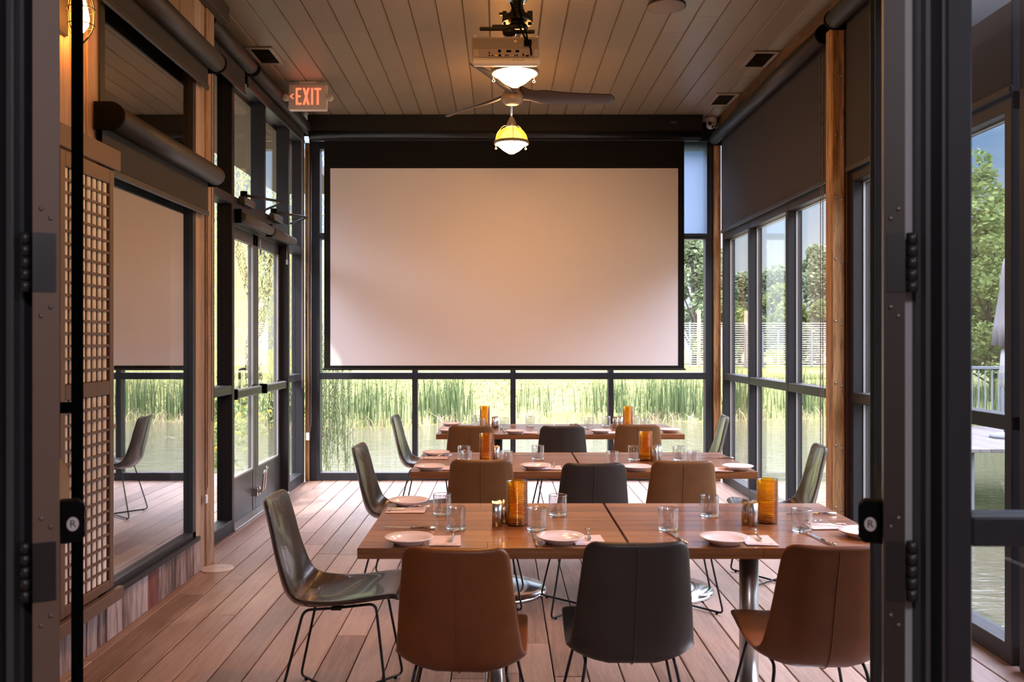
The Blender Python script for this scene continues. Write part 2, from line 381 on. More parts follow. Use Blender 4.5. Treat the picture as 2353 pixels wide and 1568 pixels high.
# mesh shade of the back window
m, nt, out = newmat('open_weave_shade')
tr = N(nt, 'ShaderNodeBsdfTransparent'); tr.inputs[0].default_value = (.72, .84, 1, 1)
di = N(nt, 'ShaderNodeBsdfTranslucent'); di.inputs[0].default_value = (.30, .34, .42, 1)
a = N(nt, 'ShaderNodeMixShader'); a.inputs[0].default_value = .55; nt.links.new(tr.outputs[0], a.inputs[1]); nt.links.new(di.outputs[0], a.inputs[2])
nt.links.new(a.outputs[0], out.inputs[0]); M['weave'] = m
M['netting'] = P('white_netting', (.52, .50, .53), .8)
M['rail_lite'] = P('pale_baluster', (.18, .18, .19), .6)
M['deckgrey'] = wood('grey_deck', [(.09,.075,.07), (.14,.12,.115), (.18,.155,.15)], 'y', 9, 16, rough=.7)
M['bluish'] = P('galvanised_post', (.16, .17, .19), .6)

# ================================================================== SETTING
XL, XR, YB, ZC = -2.09, 2.345, 9.47, 3.83
XC = -1.955                                   # inner face of the boarded left wall
# floor boards run away from the camera
mb = MB(); x = -1.907-.153*1-.0; k = 0
x = -1.907-.153*6
while x < 3.4:
    y = -3.6+random.uniform(-2, 0); out_ = x > XR-.03 or x < XL-.14; yend = 1.75 if out_ else YB+.12
    while y < yend:
        L = random.uniform(1.8, 4.2); y1 = min(y+L, yend)
        if y1 > -3.6: mb.box(x+.003, x+.150, max(y, -3.6)+.0015, y1-.0015, -.035, random.uniform(-.0008, .0008), .003)
        y = y1
        if y1 >= yend: break
    x += .153
fl = struct(mb.build('floor', M['floor']))
struct(MB().box(XL-.12, XR+.12, -3.6, YB+.1, -.12, -.037).build('floor_substructure', M['floor_gap']))
# ceiling
mb = MB(); x = -.0864-.185*14
while x < 3.0:
    y = -3.6+random.uniform(-3, 0)
    while y < YB+.1:
        L = random.uniform(2.2, 4.4); y1 = min(y+L, YB+.12)
        if y1 > -3.6:
            ya, yb = max(y, -3.6)+.001, y1-.001; x0, x1 = x+.0012, x+.1838
            mb.prism([(x0+.007, ZC), (x1-.007, ZC), (x1, ZC+.009), (x1, ZC+.02), (x0, ZC+.02), (x0, ZC+.009)], lambda u, v, k: (u, ya if k == 0 else yb, v))
        y = y1
        if y1 >= YB+.1: break
    x += .185
struct(mb.build('ceiling', M['ceil']))
struct(MB().box(-3.2, 3.2, -3.6, YB+.3, ZC+.022, ZC+.3).build('ceiling_roof_slab', M['ceil_dark']))

# ---- boarded left wall with one tall window
WY0, WY1, WZ0, WZ1 = 4.32, 5.67, .235, 3.36
mb = MB(); lowb = MB(); redb = MB()
y = 1.75
while y < 6.0:
    w = random.choice((.105, .13, .15, .18)); y1 = min(y+w, 6.01)
    if 6.01-y1 < .05: y1 = 6.01
    off = random.uniform(0, .006); X0 = XC-.03+off
    if y1 <= WY0+.001 or y >= WY1-.001:
        zc = random.uniform(1.9, 2.6)
        (mb).box(XC-.05, XC-off, y+.002, y1-.002, .9, ZC, .003)
        (lowb if y < WY0 else mb).box(XC-.05, XC-off, y+.002, y1-.002, 0, .9, .003)
    else:
        (redb if abs(y-4.95) < .08 else lowb).box(XC-.05, XC-off, y+.002, y1-.002, 0, WZ0, .003)
        mb.box(XC-.05, XC-off, y+.002, y1-.002, WZ1, ZC, .003)
        if y < WY0: mb.box(XC-.05, XC-off, y+.002, WY0, WZ0, WZ1, .003)
        if y1 > WY1: mb.box(XC-.05, XC-off, WY1, y1-.002, WZ0, WZ1, .003)
    y = y1
wl = sroot('wall_left', (XC, 4, 0))
mb.build('cladding', M['clad'], wl, True); lowb.build('weathered_cladding', M['clad_low'], wl, True); redb.build('red_board', M['clad_red'], wl, True)
core = MB()
core.box(XC-.16, XC-.051, 1.75, WY0, 0, ZC); core.box(XC-.16, XC-.051, WY1, 6.0, 0, ZC)
core.box(XC-.16, XC-.051, WY0, WY1, 0, WZ0-.01); core.box(XC-.16, XC-.051, WY0, WY1, WZ1, ZC)
core.build('wall_core', M['ceil_dark'], wl, True)
struct(MB().box(XC-.135, XC+.012, 5.86, 6.012, 0, 3.70, .006).build('trim_1', M['post_pale']))       # timber at the end of the boarded wall
struct(MB().box(XC-.10, XC+.06, 1.75, 6.2, 3.70, ZC-.001, .01).build('trim_2', M['ceil_dark']))         # dark board under the ceiling
# the window in it
wn = sroot('window_1', (XC, 5, 0))
fr = MB(); xi, xo = XC+.004, XC-.12
fr.box(xo, xi, WY0, WY0+.05, WZ0, WZ1); fr.box(xo, xi, WY1-.055, WY1, WZ0, WZ1)
fr.box(xo, xi, WY0, WY1, WZ0, WZ0+.045); fr.box(xo, xi, WY0, WY1, WZ1-.06, WZ1); fr.box(xo, xi, WY0, WY1, 2.50, 2.62)
fr.box(xi, xi+.03, WY0, WY1, WZ0-.012, WZ0+.012); fr.box(xi-.02, xi-.004, WY0+.05, WY1-.05, WZ1-.12, WZ1-.06)
fr.build('window_frame', M['metal'], wn, True)
MB().box(XC-.032, XC-.026, WY0+.05, WY1-.055, WZ0+.045, 2.50).build('pane', M['mirrorglass'], wn, True)
MB().box(XC-.032, XC-.026, WY0+.05, WY1-.055, 2.62, WZ1-.06).build('pane', M['mirrorglass'], wn, True)
struct(MB().box(-2.50, -2.40, 5.73, 6.95, -.4, 3.55).build('wall_outside_pier', M['black']))
struct(MB().box(-2.45, -2.13, 3.0, 6.02, 2.55, 3.55).build('wall_outside_upper', M['black']))

# ---- glazed left wall: mullions, transom at 1.08-1.15, head rail at 2.56-2.63
def bars(mb, X0, X1, ys, zs, y0, y1, z0, z1, w=.06):
    for y in ys: mb.box(X0, X1, y, y+w, z0, z1, .004)
    for a, b in zs: mb.box(X0+.002*(1 if X1 > X0 else -1), X1, y0, y1, a, b, .004)
w2 = sroot('window_2', (XL, 6.5, 0))
fr = MB(); bars(fr, XL, XL-.12, (6.03, 6.895), ((0, .10), (1.08, 1.15), (2.56, 2.63), (3.60, ZC-.002)), 6.03, 6.95, 0, ZC-.002)
fr.build('window_frame', M['metal'], w2, True)
for a, b in ((.10, 1.08), (1.15, 2.56), (2.63, 3.60)):
    MB().box(XL-.085, XL-.079, 6.09, 6.895, a, b).build('pane', M['glass'], w2, True)
w3 = sroot('window_3', (XL, 7.8, 2.63))
fr = MB(); bars(fr, XL, XL-.12, (7.82, 8.71), ((2.44, 2.63), (3.60, ZC-.002)), 6.955, 8.77, 2.63, ZC-.002)
fr.build('window_frame', M['metal'], w3, True)
MB().box(XL-.085, XL-.079, 6.955, 7.82, 2.63, 3.60).build('pane', M['glass'], w3, True)
MB().box(XL-.085, XL-.079, 7.88, 8.71, 2.63, 3.60).build('pane', M['glass'], w3, True)
struct(MB().box(XL, XL-.12, 8.71, 8.77, 0, 2.63, .004).build('door_jamb', M['metal']))
w4 = sroot('window_4', (XL, 9.1, 0))
fr = MB(); bars(fr, XL, XL-.12, (9.36,), ((0, .10), (1.08, 1.15), (2.40, 2.47), (3.60, ZC-.002)), 8.77, 9.42, 0, ZC-.002)
fr.build('window_frame', M['metal'], w4, True)
for a, b in ((.10, 1.08), (1.15, 2.40), (2.47, 3.60)):
    MB().box(XL-.085, XL-.079, 8.77, 9.36, a, b).build('pane', M['glass'], w4, True)
# double door, leaves 6.96-7.835 and 7.835-8.71
def leaf(name, y0, y1, hy):
    d = sroot(name, (-2.17, (y0+y1)/2, 0)); fr = MB(); a, b = -2.17, -2.215
    fr.box(a, b, y0, y0+.075, .015, 2.43, .003); fr.box(a, b, y1-.075, y1, .015, 2.43, .003); fr.box(a, b, y0, y1, 2.33, 2.43, .003)
    fr.build('door_frame', M['metal_lite'], d, True)
    MB().box(a-.004, b, y0+.075, y1-.075, .015, .37, .003).build('kick_panel', M['metal_lite'], d, True)
    MB().box(-2.195, -2.189, y0+.075, y1-.075, .37, 2.33).build('pane', M['glass'], d, True)
    st = MB()
    for yy in (y0+.075, y1-.085): st.box(a+.002, a-.015, yy, yy+.01, .37, 2.33)
    st.box(a+.002, a-.015, y0+.075, y1-.075, .37, .385); st.build('glazing_bead', M['silver_trim'], d, True)
    pb = MB().box(a+.035, a+.085, y0+.05, y1-.10, 1.035, 1.105, .006).build('push_bar', M['bar_grey'], d, True)
    g = MB()
    for z in (1.048, 1.06, 1.072, 1.084): g.box(a+.084, a+.088, y0+.06, y1-.11, z, z+.004)
    g.build('groove', M['black'], pb)
    g2 = g  # local frames are equal because push_bar keeps the door's origin
    e = MB(); e.box(a+.025, a+.09, y0+.03, y0+.06, 1.028, 1.112, .004); e.build('end_cap', M['black'], d, True)
    e = MB(); e.box(a, a+.05, y1-.12, y1-.06, 1.03, 1.11, .004); e.build('end_cap', M['black'], d, True)
    return d
d1 = leaf('door_1', 6.96, 7.833, 7.0); d2 = leaf('door_2', 7.837, 8.71, 8.7)
# grooves were built in world space under the bar: bring them into the bar's frame
for d in (d1, d2):
    for ch in d.children:
        for gg in ch.children:
            Mi = pmat(ch).inverted()
            for v in gg.data.vertices: v.co = Mi @ v.co
hb = MB(); hb.tube([(-2.17, 7.80, .17), (-2.10, 7.80, .17), (-2.085, 7.80, .33), (-2.075, 7.81, .36)], .011, 8, .02)
hb.box(-2.17, -2.14, 7.785, 7.815, .13, .20); hb.build('kick_lever', M['steel'], d1, True)
hb = MB(); hb.tube([(-2.17, 7.87, .17), (-2.10, 7.87, .17), (-2.085, 7.87, .35), (-2.075, 7.88, .38)], .011, 8, .02)
hb.box(-2.17, -2.14, 7.855, 7.885, .13, .20); hb.build('kick_lever', M['steel'], d2, True)
hb = MB(); hb.tube([(-2.215, 7.70, .95), (-2.27, 7.70, .95), (-2.27, 7.70, 1.25), (-2.215, 7.70, 1.25)], .012, 8, .02); hb.build('pull_handle', M['blackmetal'], d1, True)
struct(MB().box(XL+.01, -2.26, 6.955, 8.71, -.004, .014, .003).build('door_threshold', M['silver_trim']))

# ---- back wall
w5 = sroot('window_5', (0, YB, 0)); fr = MB()
def barsb(mb, xs, zs, x0, x1, z0, z1):
    for a, b in xs: mb.box(a, b, YB, YB+.12, z0, z1, .004)
    for a, b in zs: mb.box(x0, x1, YB+.002, YB+.12, a, b, .004)
bx = ((-2.05, -1.936), (-.952, -.896), (.097, .153), (1.142, 1.198), (2.18, 2.29))
barsb(fr, bx, ((0, .083), (1.082, 1.152), (2.58, 2.645), (3.54, ZC-.002)), -2.05, 2.29, 0, ZC-.002)
fr.build('window_frame', M['metal'], w5, True)
for i in range(4):
    for a, b in ((.083, 1.082), (1.152, 2.58), (2.645, 3.54)):
        MB().box(bx[i][1], bx[i+1][0], YB+.07, YB+.076, a, b).build('pane', M['glass'], w5, True)
struct(MB().box(-2.088, -2.045, YB-.03, YB+.10, 0, 3.60, .004).build('trim_3', M['post']))
struct(MB().box(2.262, 2.335, YB-.03, YB+.10, 0, 3.60, .004).build('trim_4', M['post']))

# ---- right wall
def rwin(name, ya, yb, mulls):
    w = sroot(name, (XR, (ya+yb)/2, 0)); fr = MB()
    ys = [ya]+mulls+[yb-.06]
    bars(fr, XR, XR+.12, ys, ((0, .09), (1.08, 1.15), (2.56, 2.65), (3.62, ZC-.002)), ya, yb, 0, ZC-.002)
    fr.build('window_frame', M['metal'], w, True)
    st = MB()
    for i in range(len(ys)-1):
        p, q = ys[i]+.06, ys[i+1]
        for a, b in ((.09, 1.08), (1.15, 2.56), (2.65, 3.62)):
            MB().box(XR+.08, XR+.086, p, q, a, b).build('pane', M['glass'], w, True)
            st.box(XR+.066, XR+.08, q-.008, q, a, b); st.box(XR+.066, XR+.08, p, q, b-.008, b)
    st.build('glazing_bead', M['silver_trim'], w, True)
    return w
rwin('window_6', 6.13, 9.42, [7.27, 8.39])
rwin('window_7', 4.08, 5.98, [])
rwin('window_8', 1.9, 4.02, [])
MBp = MB(); MBp.box(XR-.112, XR-.02, 6.0, 6.115, 0, 3.62, .008)
post = struct(MBp.build('trim_5', M['post']))
struct(MB().box(XR-.02, XR+.10, 5.98, 6.13, 0, 3.80, .003).build('trim_6', P('dark_brown_timber', (.05, .022, .016), .6)))
bl = MB()
for i in range(9):
    z = .35+i*.42
    for dx in (-.085, -.045): bl.lathe([(.0, -.006), (.008, -.006), (.008, .004)], (XR+dx, 6.0, z+(.02 if dx < -.06 else 0)), 8, 'y')
for z in (2.10, 2.42):
    pass
bl.build('bolt', M['steel'], post)
# ragged timber strip below the ceiling on the right
rg = MB(); n = 60; ring = []
for i in range(n+1):
    y = 2.0+(YB-2.0)*i/n; j = random.uniform(-.012, .012)
    ring.append([(XR-.07+j, y, ZC-.075+random.uniform(-.01, .01)), (XR, y, ZC-.09), (XR, y, ZC-.002), (XR-.085+j, y, ZC-.002)])
rg.add([p for r in ring for p in r], [(i*4+k, i*4+(k+1) % 4, (i+1)*4+(k+1) % 4, (i+1)*4+k) for i in range(n) for k in range(4)])
struct(rg.build('trim_7', M['beam']))

M['slate'] = P('slate_blue_door', (.085, .105, .12), .4)
M['lobby'] = P('lobby_plaster', (.30, .26, .24), .8)
# ---- entrance wall in front: dark metal frame round the open double door
YD = 1.67; U = F/YD                                   # pixels per metre in the door's plane
def dx(px): return (px-CX)/U
struct(MB().box(-3.2, -1.02, YD-.02, YD+.10, 0, ZC).build('wall_front_left', M['clad']))
struct(MB().box(1.75, 3.2, YD-.02, YD+.10, 0, ZC).build('wall_front_right', M['metal']))
struct(MB().box(-1.02, 1.75, YD-.02, YD+.10, 2.62, ZC).build('wall_front_over_door', M['metal']))
struct(MB().box(-3.2, 3.5, -3.7, -3.6, 0, ZC).build('wall_lobby_back', M['lobby']))
struct(MB().box(-3.3, -3.2, -3.6, YD, 0, ZC).build('wall_lobby_left', M['lobby']))
struct(MB().box(3.5, 3.6, -3.6, YD, 0, ZC).build('wall_lobby_right', M['lobby']))
jl = MB()
jl.box(-1.02, dx(13), YD-.03, YD+.09, 0, 2.62); jl.box(dx(13), dx(28), YD+.01, YD+.09, 0, 2.62)
jl.box(dx(28), dx(46), YD-.025, YD+.09, 0, 2.62, .003); jl.box(dx(46), dx(55), YD, YD+.09, 0, 2.62)
jl.build('door_frame_left', M['metal_lite'])
struct(bpy.data.objects['door_frame_left'])
jr = MB(); jr.box(dx(2105), dx(2116), YD+.0, YD+.09, 0, 2.62); jr.box(dx(2116), dx(2126), YD-.02, YD+.09, 0, 2.62)
jr.box(dx(2126), dx(2150), YD+.02, YD+.09, 0, 2.62); jr.box(dx(2150), dx(2157), YD-.025, YD+.09, 0, 2.62)
sf = sroot('window_9', (dx(2300), YD, 0))
jr.build('door_frame', M['metal_lite'], sf, True)
MB().box(dx(2076), dx(2106), YD+.016, YD+.03, 0, 2.62).build('weather_strip', M['white_strip'], sf, True)
fr = MB(); fr.box(dx(2157), dx(2216), YD-.03, YD+.05, 0, 2.62, .004); fr.box(1.69, 1.75, YD-.03, YD+.05, 0, 2.62)
for a, b in ((0, .16), (1.117, 1.172), (2.54, 2.62)): fr.box(dx(2216), 1.69, YD-.028, YD+.05, a, b, .004)
fr.build('window_frame', M['metal'], sf, True)
for a, b in ((.16, 1.117), (1.172, 2.54)):
    MB().box(dx(2216), 1.69, YD+.01, YD+.016, a, b).build('pane', M['doorglass'], sf, True)
# open glazed leaves, swung into the room
def textmesh(txt, size, depth=.0006):
    c = bpy.data.curves.new('t', 'FONT'); c.body = txt; c.size = size; c.extrude = depth; c.align_x = 'CENTER'; c.align_y = 'CENTER'
    o = bpy.data.objects.new('t', c); COL.objects.link(o)
    me = bpy.data.meshes.new_from_object(o.evaluated_get(bpy.context.evaluated_depsgraph_get()))
    v = [p.co.copy() for p in me.vertices]; f = [tuple(p.vertices) for p in me.polygons]
    bpy.data.objects.remove(o); bpy.data.meshes.remove(me); return v, f
def open_leaf(name, x, d, side, th):
    """x: room-side corner at the hinge, d: direction of the leaf, side: +1 when the opening lies towards +x"""
    u = Vector((d[0], d[1], 0)).normalized(); n = Vector((u.y, -u.x, 0))*side      # n: out of the leaf into the opening
    o = Vector((x, YD, 0)); L = sroot(name, o); Z = Vector((0, 0, 1))
    fr = MB()
    for a, b in ((0, .11), (.79, .90)): fr.obox(o, u, n, Z, a, b, -th, 0, .01, 2.55)
    for a, b in ((.01, .18), (2.43, 2.55)): fr.obox(o, u, n, Z, .11, .79, -th, -.001, a, b)
    fr.build('door_frame', M['metal_lite'] if side > 0 else M['slate'], L, True)
    MB().obox(o, u, n, Z, .11, .79, -.026, -.020, .18, 2.43).build('pane', M['doorglass'], L, True)
    MB().obox(o, u, n, Z, -.004, 0, -th, 0, .01, 2.55).build('edge_plate', M['brown_trim' if side > 0 else 'edge'], L, True)
    rod = MB(); r0, r1 = (.028, .058) if side > 0 else (.0, .012)
    rod.obox(o, u, n, Z, .83, .86, r0, r1, .05, 2.5)
    for z in (.10, 1.3, 2.45): rod.obox(o, u, n, Z, .835, .855, 0, r0+.002, z, z+.03)
    rod.build('rod', M['black'] if side > 0 else M['slate'], L, True)
    bar = MB(); bw = .020 if side > 0 else .004
    bar.prism([(0, 1.12), (bw, 1.12), (bw, 1.165), (0, 1.19)], lambda a, b, k: o+u*(.056 if k == 0 else .74)+n*a+Z*b)
    bar.build('push_bar', M['brown_trim'] if side > 0 else M['black'], L, True)
    cap = MB(); w0, w1, z0, z1 = .001, .044, 1.112, 1.192; c = .011
    poly = [(w0, z0), (w1-c, z0), (w1, z0+c), (w1, z1-c), (w1-c, z1), (w0, z1)]
    cap.prism(poly, lambda a, b, k: o+u*(.02 if k == 0 else .055)+n*a+Z*b)
    bx_ = cap.build('end_cap', M['black'], L, True)
    cc = o+u*.0195+n*((w0+w1)/2)+Z*((z0+z1)/2-.004); ov = MB(); m = 24
    ov.add([cc]+[cc+n*(.0105*math.cos(2*PI*i/m))+Z*(.0135*math.sin(2*PI*i/m)) for i in range(m)], [(0, i+1, (i+1) % m+1) for i in range(m)])
    ov.build('badge', M['badge'], bx_, fix=False)
    tv, tf = textmesh('R', .020); tm = MB(); tm.add([cc-u*.0008+n*(p.x*side)+Z*p.y for p in tv], tf); tm.build('badge_mark', M['black'], bx_, fix=False)
    for ch in bx_.children:
        Mi = pmat(bx_).inverted()
        for v in ch.data.vertices: v.co = Mi @ v.co
    sc = MB()
    for zc in (H+(CY-605)/U, H+(CY-1310)/U):
        hg = MB(); hx = o-n*(th+.012)+u*.010
        for k in range(5):
            zz = zc-.055+k*.0225; hg.lathe([(.010, 0), (.010, .0205)], (hx.x, hx.y, zz), 12)
        hg.obox(o, u, n, Z, -.006, -.003, -th, -.006, zc-.055, zc+.055)
        hg.build('hinge', M['blackmetal'], L, True)
        for dz in (-.10, -.083, .083, .10):
            sc.sphere(o-u*.005-n*(th*.7 if abs(dz) > .09 else th*.35)+Z*(zc+dz), .0045, 8, (1, .5, 1))
    sc.build('screw', M['steel_dim'], L, True)
    return L
M['badge'] = P('pale_badge', (.55, .50, .48), .6)
M['edge'] = P('dark_edge_plate', (.028, .018, .015), .5)
M['steel_dim'] = P('dull_screw', (.18, .15, .14), .4, .8)
open_leaf('door_3', dx(137), (-.445, .8955), 1, .045)
open_leaf('door_4', dx(2030), (.371, .9286), -1, .037)

ll = bpy.data.lights.new('lobby_fill', 'POINT'); ll.energy = 80; ll.shadow_soft_size = .25; ll.color = (.95, .90, 1.0)  # unseen fill light added behind the camera to brighten the near door edges
lo = bpy.data.objects.new('lobby_fill', ll); COL.objects.link(lo); lo.location = (.3, -1.6, 3.3)
# ---- exterior eave along the door side, deck outside it
struct(MB().box(-3.15, XL-.13, 5.9, 12.5, 3.56, 3.66).build('roof_eave', P('eave_board', (.11, .075, .05), .7)))
mb = MB(); x = -2.4
while x > -4.8:
    mb.box(x-.14, x, 5.2, 10.2, -.06, -.03, .004); x -= .146
struct(mb.build('deck_outside', M['floor']))

# ================================================================== CHAIRS
PROF = [(.250, .456), (.235, .468), (.19, .466), (.12, .454), (.03, .438), (-.06, .424), (-.125, .420), (-.172, .432), (-.207, .466), (-.226, .515), (-.245, .60), (-.267, .70), (-.289, .79), (-.305, .85)]
def catmull(p, t):
    n = len(p)-1; x = t*n; i = min(int(x), n-1); f = x-i
    a, b, c, d = p[max(i-1, 0)], p[i], p[i+1], p[min(i+2, n)]
    return [(.5*((2*b[k])+(-a[k]+c[k])*f+(2*a[k]-5*b[k]+4*c[k]-d[k])*f*f+(-a[k]+3*b[k]-3*c[k]+d[k])*f**3)) for k in range(2)]
def shell_data():
    NS, NC = 52, 30
    pts = [Vector((0, *catmull(PROF, i/400))) for i in range(401)]
    L = [0]
    for i in range(400): L.append(L[-1]+(pts[i+1]-pts[i]).length)
    tot = L[-1]
    def P_at(s):
        lo, hi = 0, 400
        while hi-lo > 1:
            m = (lo+hi)//2
            if L[m] <= s: lo = m
            else: hi = m
        f = (s-L[lo])/max(1e-9, L[hi]-L[lo]); return pts[lo].lerp(pts[hi], f)
    ss = [0, .003, .008, .016, .028, .042]+[.042+(tot-.084)*(i+1)/(NS-12) for i in range(NS-13)]+[tot-.042, tot-.028, tot-.016, tot-.008, tot-.003, tot]
    rings = []; cen = []
    for s in ss:
        p = P_at(s); d = (P_at(min(tot, s+.004))-P_at(max(0, s-.004))).normalized()
        nrm = Vector((0, d.z, -d.y))   # towards the sitter
        q = s/tot
        w = .208+.010*min(1, q/.4) if q < .45 else .218-(q-.45)/.55*.052
        tmp = min(s, tot-s); r = .045
        wr = w-(r-math.sqrt(max(0, r*r-(r-min(tmp, r))**2)))*.9
        th = .030; tt = th*(math.sqrt(max(0, 1-(1-min(tmp, .016)/.016)**2))*.85+.15) if tmp < .016 else th
        dish = .014+.040*math.exp(-((q-.50)/.20)**2)+.014*max(0, min(1, (q-.6)/.25))
        ring = []
        for k in range(NC):
            a = 2*PI*k/NC; ca, sa = math.cos(a), math.sin(a)
            cx = math.copysign(abs(ca)**.45, ca); sx = math.copysign(abs(sa)**.75, sa)
            x = wr*cx; u = abs(x)/w
            ring.append(p+Vector((x, 0, 0))+nrm*(dish*u**2.4+sx*tt/2))
        rings.append(ring); cen.append((p, nrm, tt, dish))
    return rings, cen, ss, tot, NC
RINGS, CEN, SS, STOT, NC = shell_data()
def shell_part(a, b, capa, capb):
    m = MB(); vs = [p for r in RINGS[a:b+1] for p in r]; fs = []
    for j in range(b-a):
        for k in range(NC):
            k2 = (k+1) % NC; fs.append((j*NC+k, j*NC+k2, (j+1)*NC+k2, (j+1)*NC+k))
    m.add(vs, fs, True)
    if capa: m.add(RINGS[a], [tuple(range(NC-1, -1, -1))], True)
    if capb: m.add(RINGS[b], [tuple(range(NC))], True)
    return m
JB = min(range(len(SS)), key=lambda i: abs(SS[i]/STOT-.47))
def seam_line(a, b, sign, r=.0022):
    m = MB(); m.tube([CEN[i][0]+CEN[i][1]*(sign*CEN[i][2]/2) for i in range(a, b+1)], r, 6); return m
def make_chair(mat, label, loc, rz, group):
    t = thing('dining_chair', label, 'chair', loc, rz, group)
    shell_part(0, JB, True, False).build('seat', mat, t); shell_part(JB, len(SS)-1, False, True).build('backrest', mat, t)
    sm = MB(); 
    for sg in (1, -1):
        for a, b in ((3, len(SS)-4),):
            sm.tube([CEN[i][0]+CEN[i][1]*(sg*CEN[i][2]/2*.96) for i in range(a, b+1)], .0019, 6)
    ring = [p+CEN[JB][1]*.0004 for p in RINGS[JB]]
    sm.tube([ring[k] for k in range(1, NC//2)], .0017, 6)
    sm.build('seam', mat, t)
    zt = .398
    for sx in (-1, 1):
        for (ty, fy, fx, ox) in ((.13, .225, .245, -.13), (-.13, -.225, .225, .13)):
            g = MB()
            top = Vector((sx*.15, ty+(.03 if ty > 0 else 0), .440 if ty > 0 else .414)); foot = Vector((sx*fx, fy, .012))
            pts = [Vector((sx*.15, 0, .4225)), top, foot, Vector((0, 0, .012))]
            g.tube(pts, .0058, 8, .03)
            lg = g.build('leg', M['blackmetal'], t)
            fp = foot.lerp(Vector((0, 0, .012)), .13)
            MB().lathe([(.007, 0), (.007, .012)], (fp.x, fp.y, 0), 8).build('glide', M['black'], lg)
    pl = MB(); pl.box(-.15, .15, -.02, .02, .412, .424); pl.build('seat_frame', M['blackmetal'], t)
    return t
CH = {}
def chair(kind, label, X, Y, rz, group):
    if kind not in CH: CH[kind] = make_chair(M[kind], label, (X, Y, 0), rz, group); return CH[kind]
    return dup(CH[kind], (X, Y, 0), rz, label, group)
A, B_, C_ = 'chairs along the front table', 'chairs along the middle table', 'chairs along the back table'
chair('russet', 'russet leather chair at the front table, seen from behind, nearest the glossy side-view chair', -.125, 3.06, math.radians(-4), A)
chair('charcoal', 'near-black leather chair seen from behind, centre of the front table', .437, 3.14, 0, A)
chair('russet', 'russet brown leather chair at the front table, partly hidden behind the open glass door', 1.065, 3.10, 0, A)
chair('olive', 'glossy dark grey-brown chair in side view at the head of the front table', -.665, 3.72, -PI/2, A)
chair('tan', 'brown leather chair at the middle table, directly behind the front table\'s tall candle holder', -.11, 5.11, 0, B_)
chair('charcoal', 'charcoal leather chair between the two brown chairs of the middle table', .483, 4.97, math.radians(1.5), B_)
chair('tan', 'tan leather chair at the middle table, behind the tumbler beside the steel shakers', .99, 5.06, math.radians(-2), B_)
chair('olive', 'dark grey-brown chair at the door-side head of the middle table', -.60, 5.48, -PI/2-.06, B_)
chair('olive', 'pale-lit grey-brown chair in front of the timber post, head of the middle table', 1.683, 5.50, PI/2-.12, B_)
chair('tan', 'brown leather chair at the back table, nearest the glass doors of its row of three', -.234, 7.04, 0, C_)
chair('charcoal', 'charcoal leather chair in the middle of the back table\'s row of three', .463, 7.0, 0, C_)
chair('tan', 'tan leather chair of the back table beneath its second amber candle holder', 1.067, 7.11, math.radians(-3), C_)
chair('olive', 'grey-brown chair against the pond view, door-side head of the back table', -.63, 7.60, -PI/2-.05, C_)
chair('olive', 'light-catching grey chair in the window corner, head of the back table', 1.63, 7.62, PI/2-.10, C_)

# ================================================================== TABLES
def make_table(label, X, Y, group):
    t = thing('dining_table', label, 'table', (X, Y, 0), 0, group)
    tp = MB(); w, d, n = .985, .88, 9; y = -d/2
    for i in range(n):
        y1 = y+d/n; xs = [-w/2]+([random.uniform(-.3, .3)] if i % 2 == 0 else [])+[w/2]
        for a, b in zip(xs, xs[1:]): tp.box(a, b, y+.0004, y1-.0004, .71, .75, .0015)
        y = y1
    tp.build('tabletop', M['table'], t)
    ap = MB(); ap.box(-.3, .3, -.3, .3, .70, .712); ap.build('mounting_plate', M['blackmetal'], t)
    ty = -.17
    MB().lathe([(.037, .02), (.037, .70)], (0, ty, 0), 28).build('column', M['steel'], t)
    MB().lathe([(0, .045), (.055, .045), (.060, .04), (.060, .02)], (0, ty, 0), 28).build('collar', M['steel'], t)
    MB().lathe([(.30, 0), (.30, .012), (.292, .022), (.18, .028), (0, .032)], (0, ty, 0), 48).build('base', M['chrome'], t)
    return t
TL, TRx = -.52+.4925, .475+.4925
T0 = make_table('plank-topped steel pedestal table, door-side half of the front row', TL, 3.64, 'plank tables pushed together in pairs')
for lab, X, Y in (('plank-topped steel pedestal table, window-side half of the front row', TRx, 3.64),
                  ('plank-topped pedestal table, door-side half of the middle row', TL, 5.49), ('plank-topped pedestal table, window-side half of the middle row', TRx, 5.49),
                  ('plank-topped pedestal table, door-side half of the back row', TL, 7.50), ('plank-topped pedestal table, window-side half of the back row', TRx, 7.50)):
    dup(T0, (X, Y, 0), 0, lab)

# ================================================================== TABLEWARE
ZT = .7505
PROTO = {}
def place(kind, maker, label, cat, loc, rz, group):
    if kind not in PROTO:
        t = thing(kind, label, cat, loc, rz, group); maker(t); PROTO[kind] = t; return t
    return dup(PROTO[kind], loc, rz, label, group)
def mk_tumbler(t):
    MB().lathe([(.0385, .014), (.039, .086), (.0384, .088), (.0374, .0868), (.0364, .016)], n=36, caps=False).build('wall', M['tumbler'], t)
    MB().lathe([(0, .001), (.034, .001), (.0375, .003), (.0386, .013), (.030, .0135), (0, .0125)], n=36).build('base', M['tumbler_base'], t)
    MB().lathe([(.0374, .0865), (.0392, .0865), (.0395, .0878), (.0384, .0890), (.0372, .0880), (.0374, .0865)], n=36, caps=False).build('rim', M['tumbler_base'], t)
def mk_plate(t):
    MB().lathe([(0, .004), (.050, .004), (.052, .0), (.055, .0), (.058, .006), (.088, .022), (.0905, .0245), (.089, .0265), (.066, .016), (.056, .011), (0, .0095)], n=48).build('dish', M['plate'], t)
